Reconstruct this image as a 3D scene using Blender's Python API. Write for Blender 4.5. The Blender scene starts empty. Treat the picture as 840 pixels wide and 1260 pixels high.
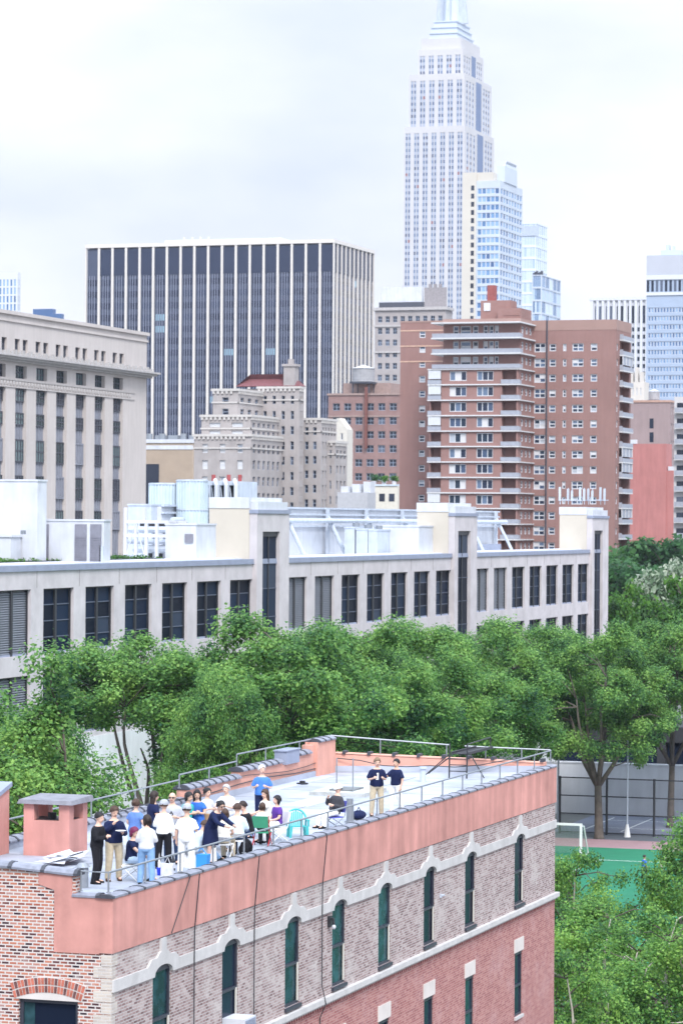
import bpy, math, random
import numpy as np
from mathutils import Vector, Matrix
random.seed(7)
PI = math.pi
R = math.radians
scene = bpy.context.scene
COL = scene.collection

# ---------------------------------------------------------------- survey of the view
# World axes follow the street grid: +Y runs down the cross streets away from the camera,
# +X runs along the avenues to the right. The camera stands on a roof 27.2 m above the street.
F, CX, CY, TH, ROLL, PIT, HC = 3800.0, 420.0, 630.0, R(18.2), .007, math.atan(11 / 3800), 27.2
ST, CT = math.sin(TH), math.cos(TH)


def ray(px, py):
    dx, dy = px - CX, CY - py
    a = dx * math.cos(ROLL) - dy * math.sin(ROLL)
    b = dx * math.sin(ROLL) + dy * math.cos(ROLL)
    fw = F * math.cos(PIT) - b * math.sin(PIT)
    up = F * math.sin(PIT) + b * math.cos(PIT)
    return Vector((-ST * fw + CT * a, CT * fw + ST * a, up)), fw


def at(px, py, D):
    r, fw = ray(px, py)
    return r * (D / fw) + Vector((0, 0, HC))


def hX(px, py, X):
    r, _ = ray(px, py)
    return r * (X / r.x) + Vector((0, 0, HC))


def hY(px, py, Y):
    r, _ = ray(px, py)
    return r * (Y / r.y) + Vector((0, 0, HC))


def hZ(px, py, Z):
    r, _ = ray(px, py)
    return r * ((Z - HC) / r.z) + Vector((0, 0, HC))


# ---------------------------------------------------------------- materials
def nt(name):
    m = bpy.data.materials.new(name)
    m.use_nodes = True
    t = m.node_tree
    b = t.nodes['Principled BSDF']
    return m, t, b


def N(t, typ, **kw):
    n = t.nodes.new(typ)
    for k, v in kw.items():
        if k.startswith('i_'):
            n.inputs[k[2:].replace('_', ' ')].default_value = v
        else:
            setattr(n, k, v)
    return n


def ramp(t, stops, interp='LINEAR'):
    r = t.nodes.new('ShaderNodeValToRGB')
    e = r.color_ramp.elements
    r.color_ramp.interpolation = interp
    while len(e) < len(stops):
        e.new(.5)
    for x, (p, c) in zip(e, stops):
        x.position = p
        x.color = (*c, 1) if len(c) == 3 else c
    return r


def sc(c, k):
    return tuple(min(1, max(0, x * k)) for x in c)


def mat(name, col, rough=.8, var=.18, scale=1.5, spec=.3, metal=0, bump=0, streak=0):
    """plain surface with two scales of weathering; streak adds vertical rain streaks"""
    m, t, b = nt(name)
    L = t.links.new
    tc = N(t, 'ShaderNodeTexCoord')
    n1 = N(t, 'ShaderNodeTexNoise', i_Scale=scale, i_Detail=5.0, i_Roughness=.65)
    L(tc.outputs['Object'], n1.inputs['Vector'])
    r = ramp(t, [(.28, sc(col, 1 - var)), (.5, col), (.74, sc(col, 1 + var))])
    L(n1.outputs['Fac'], r.inputs['Fac'])
    out = r.outputs['Color']
    if streak:
        mp = N(t, 'ShaderNodeMapping')
        mp.inputs['Scale'].default_value = (1.1, 1.1, .14)
        L(tc.outputs['Object'], mp.inputs['Vector'])
        n2 = N(t, 'ShaderNodeTexNoise', i_Scale=1.6, i_Detail=4.0)
        L(mp.outputs['Vector'], n2.inputs['Vector'])
        r2 = ramp(t, [(.28, (1 - streak,) * 3), (.66, (1, 1, 1))])
        L(n2.outputs['Fac'], r2.inputs['Fac'])
        mx = N(t, 'ShaderNodeMix', data_type='RGBA', blend_type='MULTIPLY')
        mx.inputs[0].default_value = 1
        L(out, mx.inputs[6])
        L(r2.outputs['Color'], mx.inputs[7])
        out = mx.outputs[2]
    L(out, b.inputs['Base Color'])
    b.inputs['Roughness'].default_value = rough
    b.inputs['Specular IOR Level'].default_value = spec
    b.inputs['Metallic'].default_value = metal
    if bump:
        bp = N(t, 'ShaderNodeBump', i_Strength=bump, i_Distance=.05)
        L(n1.outputs['Fac'], bp.inputs['Height'])
        L(bp.outputs['Normal'], b.inputs['Normal'])
    return m


def brick(name, stops, mortar, bw=.215, rh=.075, ms=.011, patch=None, pscale=.35, plo=.5, phi=.65, bump=.4):
    m, t, b = nt(name)
    L = t.links.new
    uv = N(t, 'ShaderNodeUVMap')
    bt = N(t, 'ShaderNodeTexBrick', i_Scale=1.0, i_Mortar_Size=ms)
    bt.inputs['Brick Width'].default_value = bw
    bt.inputs['Row Height'].default_value = rh
    bt.inputs['Mortar Smooth'].default_value = .3
    bt.inputs['Color1'].default_value = (0, 0, 0, 1)
    bt.inputs['Color2'].default_value = (1, 1, 1, 1)
    L(uv.outputs['UV'], bt.inputs['Vector'])
    r = ramp(t, stops)
    n1 = N(t, 'ShaderNodeTexNoise', i_Scale=2.2, i_Detail=3.0)
    L(uv.outputs['UV'], n1.inputs['Vector'])
    ad = N(t, 'ShaderNodeMath', operation='MULTIPLY_ADD')
    ad.inputs[1].default_value = .55
    L(n1.outputs['Fac'], ad.inputs[0])
    s2 = N(t, 'ShaderNodeSeparateColor')
    L(bt.outputs['Color'], s2.inputs[0])
    ad2 = N(t, 'ShaderNodeMath', operation='MULTIPLY_ADD')
    ad2.inputs[1].default_value = .75
    ad2.inputs[2].default_value = -.14
    L(s2.outputs[0], ad2.inputs[0])
    L(ad2.outputs[0], ad.inputs[2])
    L(ad.outputs[0], r.inputs['Fac'])
    mx = N(t, 'ShaderNodeMix', data_type='RGBA')
    L(bt.outputs['Fac'], mx.inputs[0])
    L(r.outputs['Color'], mx.inputs[6])
    mx.inputs[7].default_value = (*mortar, 1)
    out = mx.outputs[2]
    if patch:
        n2 = N(t, 'ShaderNodeTexNoise', i_Scale=pscale, i_Detail=7.0, i_Roughness=.7)
        L(uv.outputs['UV'], n2.inputs['Vector'])
        r2 = ramp(t, [(plo, (0, 0, 0)), (phi, (.75, .75, .75))])
        L(n2.outputs['Fac'], r2.inputs['Fac'])
        m2 = N(t, 'ShaderNodeMix', data_type='RGBA')
        L(r2.outputs['Color'], m2.inputs[0])
        L(out, m2.inputs[6])
        m2.inputs[7].default_value = (*patch, 1)
        out = m2.outputs[2]
    L(out, b.inputs['Base Color'])
    b.inputs['Roughness'].default_value = .9
    b.inputs['Specular IOR Level'].default_value = .2
    bp = N(t, 'ShaderNodeBump', i_Strength=bump, i_Distance=.015, invert=True)
    L(bt.outputs['Fac'], bp.inputs['Height'])
    L(bp.outputs['Normal'], b.inputs['Normal'])
    return m


def glass(name, stops, rough=.08, spec=.5, blotch=0):
    """window glass: each pane takes its own tone (blind, curtain or dark room behind it)"""
    m, t, b = nt(name)
    L = t.links.new
    oi = N(t, 'ShaderNodeObjectInfo')
    ge = N(t, 'ShaderNodeNewGeometry')
    ad = N(t, 'ShaderNodeMath', operation='ADD')
    fr = N(t, 'ShaderNodeMath', operation='FRACT')
    L(oi.outputs['Random'], ad.inputs[0])
    L(ge.outputs['Random Per Island'], ad.inputs[1])
    L(ad.outputs[0], fr.inputs[0])
    r = ramp(t, stops, 'CONSTANT')
    L(fr.outputs[0], r.inputs['Fac'])
    out = r.outputs['Color']
    if blotch:
        tc = N(t, 'ShaderNodeTexCoord')
        n1 = N(t, 'ShaderNodeTexNoise', i_Scale=blotch, i_Detail=2.0)
        L(tc.outputs['Object'], n1.inputs['Vector'])
        r2 = ramp(t, [(.4, (.55, .55, .55)), (.62, (1.25, 1.25, 1.25))])
        L(n1.outputs['Fac'], r2.inputs['Fac'])
        mx = N(t, 'ShaderNodeMix', data_type='RGBA', blend_type='MULTIPLY')
        mx.inputs[0].default_value = 1
        L(out, mx.inputs[6])
        L(r2.outputs['Color'], mx.inputs[7])
        out = mx.outputs[2]
    L(out, b.inputs['Base Color'])
    b.inputs['Roughness'].default_value = rough
    b.inputs['Specular IOR Level'].default_value = spec
    return m


def leafmat(name, stops, transl=.4, cl=.35):
    m, t, b = nt(name)
    L = t.links.new
    ge = N(t, 'ShaderNodeNewGeometry')
    tc = N(t, 'ShaderNodeTexCoord')
    n1 = N(t, 'ShaderNodeTexNoise', i_Scale=cl, i_Detail=2.0)
    L(tc.outputs['Object'], n1.inputs['Vector'])
    a = N(t, 'ShaderNodeMath', operation='MULTIPLY_ADD')
    a.inputs[1].default_value = .45
    L(ge.outputs['Random Per Island'], a.inputs[0])
    s = N(t, 'ShaderNodeMath', operation='MULTIPLY_ADD')
    s.inputs[1].default_value = 1.3
    s.inputs[2].default_value = -.38
    L(n1.outputs['Fac'], s.inputs[0])
    L(s.outputs[0], a.inputs[2])
    r = ramp(t, stops)
    L(a.outputs[0], r.inputs['Fac'])
    L(r.outputs['Color'], b.inputs['Base Color'])
    b.inputs['Roughness'].default_value = .55
    b.inputs['Specular IOR Level'].default_value = .25
    tr = N(t, 'ShaderNodeBsdfTranslucent')
    L(r.outputs['Color'], tr.inputs['Color'])
    ms = N(t, 'ShaderNodeMixShader')
    ms.inputs[0].default_value = transl
    L(b.outputs[0], ms.inputs[1])
    L(tr.outputs[0], ms.inputs[2])
    L(ms.outputs[0], t.nodes['Material Output'].inputs['Surface'])
    return m


# ---------------------------------------------------------------- mesh building
ORG = {}


class MB:
    def __init__(s):
        s.v, s.f, s.m = [], [], []

    def quad(s, a, b, c, d, mi=0):
        i = len(s.v)
        s.v += [tuple(a), tuple(b), tuple(c), tuple(d)]
        s.f.append((i, i + 1, i + 2, i + 3))
        s.m.append(mi)

    def box(s, x0, x1, y0, y1, z0, z1, mi=0):
        i = len(s.v)
        s.v += [(x0, y0, z0), (x1, y0, z0), (x1, y1, z0), (x0, y1, z0), (x0, y0, z1), (x1, y0, z1), (x1, y1, z1), (x0, y1, z1)]
        for q in ((0, 3, 2, 1), (4, 5, 6, 7), (0, 1, 5, 4), (1, 2, 6, 5), (2, 3, 7, 6), (3, 0, 4, 7)):
            s.f.append(tuple(i + k for k in q))
            s.m.append(mi)
        return s

    def hexa(s, p, mi=0):
        """eight corners, bottom ring then top ring, counter-clockwise from above"""
        i = len(s.v)
        s.v += [tuple(q) for q in p]
        for q in ((0, 3, 2, 1), (4, 5, 6, 7), (0, 1, 5, 4), (1, 2, 6, 5), (2, 3, 7, 6), (3, 0, 4, 7)):
            s.f.append(tuple(i + k for k in q))
            s.m.append(mi)
        return s

    def prism(s, poly, z0, z1, mi=0):
        n, i = len(poly), len(s.v)
        s.v += [(x, y, z0) for x, y in poly] + [(x, y, z1) for x, y in poly]
        s.f.append(tuple(i + k for k in range(n))[::-1])
        s.f.append(tuple(i + n + k for k in range(n)))
        s.m += [mi, mi]
        for k in range(n):
            s.f.append((i + k, i + (k + 1) % n, i + n + (k + 1) % n, i + n + k))
            s.m.append(mi)
        return s

    def loft(s, rings, mi=0, caps=True):
        n, i = len(rings[0]), len(s.v)
        for r in rings:
            s.v += [tuple(p) for p in r]
        for j in range(len(rings) - 1):
            for k in range(n):
                a, b = i + j * n + k, i + j * n + (k + 1) % n
                s.f.append((a, b, b + n, a + n))
                s.m.append(mi)
        if caps:
            s.f.append(tuple(i + k for k in range(n))[::-1])
            s.f.append(tuple(i + (len(rings) - 1) * n + k for k in range(n)))
            s.m += [mi, mi]
        return s

    def tube(s, pts, rad, n=6, mi=0):
        pts = [Vector(p) for p in pts]
        if not isinstance(rad, (list, tuple)):
            rad = [rad] * len(pts)
        rings = []
        u = None
        for j, p in enumerate(pts):
            d = (pts[min(j + 1, len(pts) - 1)] - pts[max(j - 1, 0)]).normalized()
            if u is None:
                u = d.cross(Vector((0, 0, 1)))
                if u.length < .05:
                    u = d.cross(Vector((1, 0, 0)))
            u = (u - d * u.dot(d)).normalized()
            w = d.cross(u)
            rings.append([p + (u * math.cos(2 * PI * k / n) + w * math.sin(2 * PI * k / n)) * rad[j] for k in range(n)])
        return s.loft(rings, mi)

    def cyl(s, c, r, z0, z1, n=16, mi=0, r2=None):
        r2 = r if r2 is None else r2
        return s.loft([[(c[0] + q * math.cos(2 * PI * k / n), c[1] + q * math.sin(2 * PI * k / n), z) for k in range(n)]
                       for q, z in ((r, z0), (r2, z1))], mi)

    def lathe(s, c, prof, n=14, mi=0):
        return s.loft([[(c[0] + max(q, .002) * math.cos(2 * PI * k / n), c[1] + max(q, .002) * math.sin(2 * PI * k / n), c[2] + z)
                        for k in range(n)] for q, z in prof], mi)

    def ell(s, c, rx, ry, rz, n=12, m=8, mi=0, rot=None):
        rings = []
        for j in range(m + 1):
            a = -PI / 2 + PI * j / m
            q, z = max(math.cos(a), .03), math.sin(a)
            ring = [Vector((rx * q * math.cos(2 * PI * k / n), ry * q * math.sin(2 * PI * k / n), rz * z)) for k in range(n)]
            rings.append([(rot @ p if rot else p) + Vector(c) for p in ring])
        return s.loft(rings, mi)

    def mesh(s, name, mats, origin=(0, 0, 0), smooth=False):
        me = bpy.data.meshes.new(name)
        o = origin
        me.from_pydata([(x - o[0], y - o[1], z - o[2]) for x, y, z in s.v], [], s.f)
        for m in (mats if isinstance(mats, (list, tuple)) else [mats]):
            me.materials.append(m)
        me.polygons.foreach_set('material_index', s.m)
        if smooth:
            me.polygons.foreach_set('use_smooth', [True] * len(me.polygons))
        # box-projected UVs in metres
        nl = len(me.loops)
        if nl:
            uvl = me.uv_layers.new(name='UVMap')
            co = np.array(s.v, dtype=np.float64)
            li = np.zeros(nl, dtype=np.int32)
            me.loops.foreach_get('vertex_index', li)
            nr = np.zeros(len(me.polygons) * 3, dtype=np.float32)
            me.polygons.foreach_get('normal', nr)
            nr = np.abs(nr.reshape(-1, 3))
            tot = np.zeros(len(me.polygons), dtype=np.int32)
            me.polygons.foreach_get('loop_total', tot)
            ln = np.repeat(nr, tot, axis=0)
            p = co[li]
            top = ln[:, 2] > .7
            side = ln[:, 0] > ln[:, 1]
            u = np.where(top, p[:, 0], np.where(side, p[:, 1], p[:, 0]))
            v = np.where(top, p[:, 1], p[:, 2])
            uvl.data.foreach_set('uv', np.stack([u, v], 1).astype(np.float32).ravel())
        me.update()
        return me

    def build(s, name, mats, parent=None, smooth=False, origin=None, **props):
        org = ORG[parent.name] if parent else Vector(origin or (0, 0, 0))
        o = bpy.data.objects.new(name, s.mesh(name, mats, org, smooth))
        COL.objects.link(o)
        if parent:
            o.parent = parent
        else:
            o.location = org
        ORG[o.name] = org.copy()
        for k, v in props.items():
            o[k] = v
        return o


def thing(name, loc, label, cat, group=None):
    o = bpy.data.objects.new(name, None)
    COL.objects.link(o)
    o.location = loc
    o.empty_display_size = .2
    ORG[o.name] = Vector(loc)
    o['label'], o['category'] = label, cat
    if group:
        o['group'] = group
    return o


def tag(o, label, cat, group=None):
    o['label'], o['category'] = label, cat
    if group:
        o['group'] = group
    return o


def put(name, me, parent, loc):
    """a part that shares its mesh with its look-alikes, at a world position"""
    o = bpy.data.objects.new(name, me)
    COL.objects.link(o)
    o.parent = parent
    o.location = Vector(loc) - ORG[parent.name]
    ORG[o.name] = Vector(loc)
    return o


# ---------------------------------------------------------------- facades
def fpt(face, plane, a, z, d=0):
    """F = wall facing the camera (-Y), R = wall facing right (+X); d = depth into the wall"""
    return (a, plane + d, z) if face == 'F' else (plane - d, a, z)


def fbox(mb, face, plane, a0, a1, z0, z1, d0, d1, mi=0):
    """box on a facade from depth d0 to depth d1 (negative = proud of the wall)"""
    if face == 'F':
        mb.box(a0, a1, plane + min(d0, d1), plane + max(d0, d1), z0, z1, mi)
    else:
        mb.box(plane - max(d0, d1), plane - min(d0, d1), a0, a1, z0, z1, mi)


def punched(mb, face, plane, a0, a1, z0, z1, holes, depth=.25, mi=0, rmi=None):
    rmi = mi if rmi is None else rmi
    rd = lambda q: round(q, 4)
    holes = [tuple(rd(q) for q in h) for h in holes if h[0] >= a0 - .001 and h[1] <= a1 + .001 and h[2] >= z0 - .001 and h[3] <= z1 + .001]
    A = sorted({rd(a0), rd(a1)} | {h[0] for h in holes} | {h[1] for h in holes})
    Z = sorted({rd(z0), rd(z1)} | {h[2] for h in holes} | {h[3] for h in holes})
    ia, iz = {q: i for i, q in enumerate(A)}, {q: i for i, q in enumerate(Z)}
    occ = set()
    for h in holes:
        for i in range(ia[h[0]], ia[h[1]]):
            for j in range(iz[h[2]], iz[h[3]]):
                occ.add((i, j))
    for j in range(len(Z) - 1):
        i = 0
        while i < len(A) - 1:
            if (i, j) in occ:
                i += 1
                continue
            k = i
            while k < len(A) - 1 and (k, j) not in occ:
                k += 1
            mb.quad(fpt(face, plane, A[i], Z[j]), fpt(face, plane, A[k], Z[j]), fpt(face, plane, A[k], Z[j + 1]), fpt(face, plane, A[i], Z[j + 1]), mi)
            i = k
    for b0, b1, c0, c1 in holes:
        P = lambda a, z, d: fpt(face, plane, a, z, d)
        mb.quad(P(b0, c0, 0), P(b1, c0, 0), P(b1, c0, depth), P(b0, c0, depth), rmi)
        mb.quad(P(b1, c1, 0), P(b0, c1, 0), P(b0, c1, depth), P(b1, c1, depth), rmi)
        mb.quad(P(b0, c1, 0), P(b0, c0, 0), P(b0, c0, depth), P(b0, c1, depth), rmi)
        mb.quad(P(b1, c0, 0), P(b1, c1, 0), P(b1, c1, depth), P(b1, c0, depth), rmi)
        mb.quad(P(b0, c0, depth), P(b1, c0, depth), P(b1, c1, depth), P(b0, c1, depth), rmi)


def shell(mb, x0, x1, y0, y1, z0, z1, holesF=(), holesR=(), depth=.25, mi=0, rmi=None, top=True):
    punched(mb, 'F', y0, x0, x1, z0, z1, list(holesF), depth, mi, rmi)
    punched(mb, 'R', x1, y0, y1, z0, z1, list(holesR), depth, mi, rmi)
    mb.quad((x1, y1, z0), (x0, y1, z0), (x0, y1, z1), (x1, y1, z1), mi)
    mb.quad((x0, y1, z0), (x0, y0, z0), (x0, y0, z1), (x0, y1, z1), mi)
    if top:
        mb.quad((x0, y0, z1), (x1, y0, z1), (x1, y1, z1), (x0, y1, z1), mi)


WMESH = {}


def win_geo(mb, face, plane, a, z, w, h, st, depth):
    """one window: frame bars with real depth and one glass sheet, set back in its opening"""
    fw, nx, nz, kind = st['fw'], st['nx'], st['nz'], st
    d0, d1 = depth - .05 - st.get('fd', .06), depth - .05
    if fw > 0:
        fbox(mb, face, plane, a, a + fw, z, z + h, d0, d1, 0)
        fbox(mb, face, plane, a + w - fw, a + w, z, z + h, d0, d1, 0)
        fbox(mb, face, plane, a + fw, a + w - fw, z, z + fw, d0, d1, 0)
        fbox(mb, face, plane, a + fw, a + w - fw, z + h - fw, z + h, d0, d1, 0)
        for i in range(1, nx):
            q = a + w * i / nx
            fbox(mb, face, plane, q - fw / 2, q + fw / 2, z + fw, z + h - fw, d0 + .005, d1, 0)
        for i in range(1, nz):
            q = z + h * i / nz
            fbox(mb, face, plane, a + fw, a + w - fw, q - fw / 2, q + fw / 2, d0 + .01, d1, 0)
    g = d1 - .012
    nx2 = nx if st.get('split') else 1
    nz2 = nz if st.get('splitz') else 1
    for i in range(nx2):
        for j in range(nz2):
            b0, b1, c0, c1 = a + w * i / nx2, a + w * (i + 1) / nx2, z + h * j / nz2, z + h * (j + 1) / nz2
            mb.quad(fpt(face, plane, b0, c0, g), fpt(face, plane, b1, c0, g), fpt(face, plane, b1, c1, g), fpt(face, plane, b0, c1, g), 1)


class Wins:
    def __init__(s, root, name='window'):
        s.root, s.l, s.name = root, [], name

    def add(s, face, plane, hole, st, depth=.25):
        s.l.append((face, plane, *hole, st, depth))
        return hole

    def finish(s, keep=100):
        # the largest in the picture first: by projected size
        def size(e):
            face, plane, a0, a1, z0, z1 = e[:6]
            p = Vector(fpt(face, plane, (a0 + a1) / 2, (z0 + z1) / 2))
            d = p - Vector((0, 0, HC))
            nrm = Vector((0, -1, 0)) if face == 'F' else Vector((1, 0, 0))
            return -(a1 - a0) * (z1 - z0) * abs(d.normalized().dot(nrm)) / d.length_squared
        l = sorted(s.l, key=size)
        if len(l) <= keep + 3:
            keep = len(l)
        for face, plane, a0, a1, z0, z1, st, dep in l[:keep]:
            w, h = round(a1 - a0, 3), round(z1 - z0, 3)
            key = (face, w, h, st['id'], dep)
            if key not in WMESH:
                mb = MB()
                win_geo(mb, face, 0, 0, 0, w, h, st, dep)
                WMESH[key] = mb.mesh(s.name, [st['frame'], st['glass']])
            put(s.name, WMESH[key], s.root, fpt(face, plane, a0, z0))
        rest = {}
        for e in l[keep:]:
            rest.setdefault((e[6]['frame'].name, e[6]['glass'].name), []).append(e)
        if rest:
            mb = MB()
            mats = []
            for (a, b), es in rest.items():
                base = len(mats)
                mats += [bpy.data.materials[a], bpy.data.materials[b]]
                for face, plane, a0, a1, z0, z1, st, dep in es:
                    k = len(mb.m)
                    win_geo(mb, face, plane, a0, z0, a1 - a0, z1 - z0, st, dep)
                    for q in range(k, len(mb.m)):
                        mb.m[q] += base
            mb.build(s.name + '_rows', mats, s.root, kind='stuff')


SID = [0]


def style(frame, gl, fw=.07, nx=1, nz=2, **kw):
    SID[0] += 1
    return dict(frame=frame, glass=gl, fw=fw, nx=nx, nz=nz, id=SID[0], **kw)


def grid(a0, a1, na, wf, z0, z1, nz, hf, zo=.5):
    """regular openings: na columns and nz rows filling the fractions wf and hf of their cells"""
    o = []
    ca, cz = (a1 - a0) / na, (z1 - z0) / nz
    for i in range(na):
        for j in range(nz):
            a, z = a0 + (i + .5) * ca, z0 + (j + zo) * cz
            o.append((a - ca * wf / 2, a + ca * wf / 2, z - cz * hf / 2, z + cz * hf / 2))
    return o


def corner(px, py, D, pxl, pxr):
    """near corner of a city block building from its corner pixel, depth and the ends of its two faces"""
    P = at(px, py, D)
    return hY(pxl, py, P.y).x, P.x, P.y, hX(pxr, py, P.x).y, P.z

# ---------------------------------------------------------------- people
ROOF = 18.2
PM = {}


def cloth(name, col, rough=.85):
    if name not in PM:
        PM[name] = mat('cloth_' + name, col, rough, .16, 9, .15, bump=.3)
    return PM[name]


SKIN = {k: mat('skin_' + k, c, .6, .08, 12, .3) for k, c in
        dict(light=(.62, .40, .31), tan=(.5, .3, .21), warm=(.56, .36, .27)).items()}
EYE = mat('eye_dark', (.03, .025, .025), .3, .05)
LIP = mat('lip', (.4, .17, .15), .5, .05)
HAIR = {k: mat('hair_' + k, c, .6, .25, 30, .35) for k, c in
        dict(black=(.012, .011, .014), brown=(.06, .032, .022), dark=(.025, .016, .014), grey=(.42, .42, .43), white=(.68, .67, .66),
             sandy=(.2, .13, .08), plum=(.14, .015, .06)).items()}
for k, c in dict(black=(.014, .014, .018), navy=(.012, .018, .06), khaki=(.47, .40, .29), jeans=(.2, .34, .55), pale_jeans=(.42, .55, .72),
                 dark_jeans=(.03, .055, .12), white=(.78, .78, .77), cream=(.7, .67, .61), grey=(.42, .44, .5), blue=(.11, .2, .47),
                 polo_blue=(.07, .2, .55), teal=(.05, .42, .42), royal=(.04, .14, .5), pale_blue=(.55, .66, .78), purple=(.1, .04, .26),
                 charcoal=(.05, .05, .06), shoe_black=(.012, .012, .014), shoe_brown=(.06, .03, .02), shoe_white=(.7, .7, .7),
                 cap_grey=(.36, .38, .42), cap_white=(.8, .8, .8), vest_blue=(.05, .12, .62), light_grey=(.55, .56, .6)).items():
    cloth(k, c)


def torso_rings(k, pz, lean, infl, z0=-9, z1=9, female=False, n=14):
    prof = [(-.10, .13, .1), (-.04, .17, .125), (.03, .18, .132), (.14, .165, .125), (.27, .178, .13), (.38, .2, .13),
            (.455, .185, .112), (.5, .12, .085), (.535, .07, .065), (.58, .055, .058), (.66, .05, .055)]
    if female:
        prof = [(z, rx * (.95 if z < .1 else .86), ry * .95) for z, rx, ry in prof]
    rings = []
    rot = Matrix.Rotation(lean, 3, 'X')
    for z, rx, ry in prof:
        if z < z0 or z > z1:
            continue
        ring = []
        for j in range(n):
            a = 2 * PI * j / n
            p = rot @ Vector(((rx + infl) * math.cos(a), (ry + infl) * math.sin(a), z)) * k
            ring.append(p + Vector((0, 0, pz)))
        rings.append(ring)
    return rings


ARMS = {  # elbow and wrist from the shoulder, x outwards; the person faces -Y
    'down': ((.05, .03, -.28), (.055, -.06, -.52)),
    'folded': ((.07, -.06, -.27), (-.17, -.2, -.21)),
    'hold': ((.06, .02, -.28), (-.05, -.23, -.2)),
    'plate': ((.07, .0, -.28), (-.06, -.27, -.2)),
    'face': ((.06, -.14, -.22), (-.1, -.24, .0)),
    'reach': ((.03, -.2, -.2), (-.02, -.43, -.27)),
    'lap': ((.06, -.03, -.27), (-.06, -.27, -.33)),
    'bent': ((.1, .06, -.26), (.02, -.18, -.33)),
}


def smooth_path(pts, rad, m=3):
    o, r = [], []
    for i in range(len(pts) - 1):
        for j in range(m):
            t = j / m
            o.append(Vector(pts[i]).lerp(Vector(pts[i + 1]), t))
            r.append(rad[i] + (rad[i + 1] - rad[i]) * t)
    o.append(Vector(pts[-1]))
    r.append(rad[-1])
    q = [o[0]] + [o[i - 1] * .25 + o[i] * .5 + o[i + 1] * .25 for i in range(1, len(o) - 1)] + [o[-1]]
    return q, r


def remesh(mb, voxel, smooth=3):
    """melt overlapping closed lofts into one continuous skin"""
    me = bpy.data.meshes.new('tmp')
    me.from_pydata(mb.v, [], mb.f)
    o = bpy.data.objects.new('tmp', me)
    COL.objects.link(o)
    md = o.modifiers.new('r', 'REMESH')
    md.mode, md.voxel_size = 'VOXEL', voxel
    s = o.modifiers.new('s', 'SMOOTH')
    s.factor, s.iterations = .5, smooth
    dg = bpy.context.evaluated_depsgraph_get()
    out = bpy.data.meshes.new_from_object(o.evaluated_get(dg))
    bpy.data.objects.remove(o)
    bpy.data.meshes.remove(me)
    out.polygons.foreach_set('use_smooth', [True] * len(out.polygons))
    return out


def child(name, me, mats, root):
    me.name = name
    me.materials.clear()
    for m in mats:
        me.materials.append(m)
    o = bpy.data.objects.new(name, me)
    COL.objects.link(o)
    o.parent = root
    ORG[o.name] = Vector(ORG[root.name])
    return o


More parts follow.
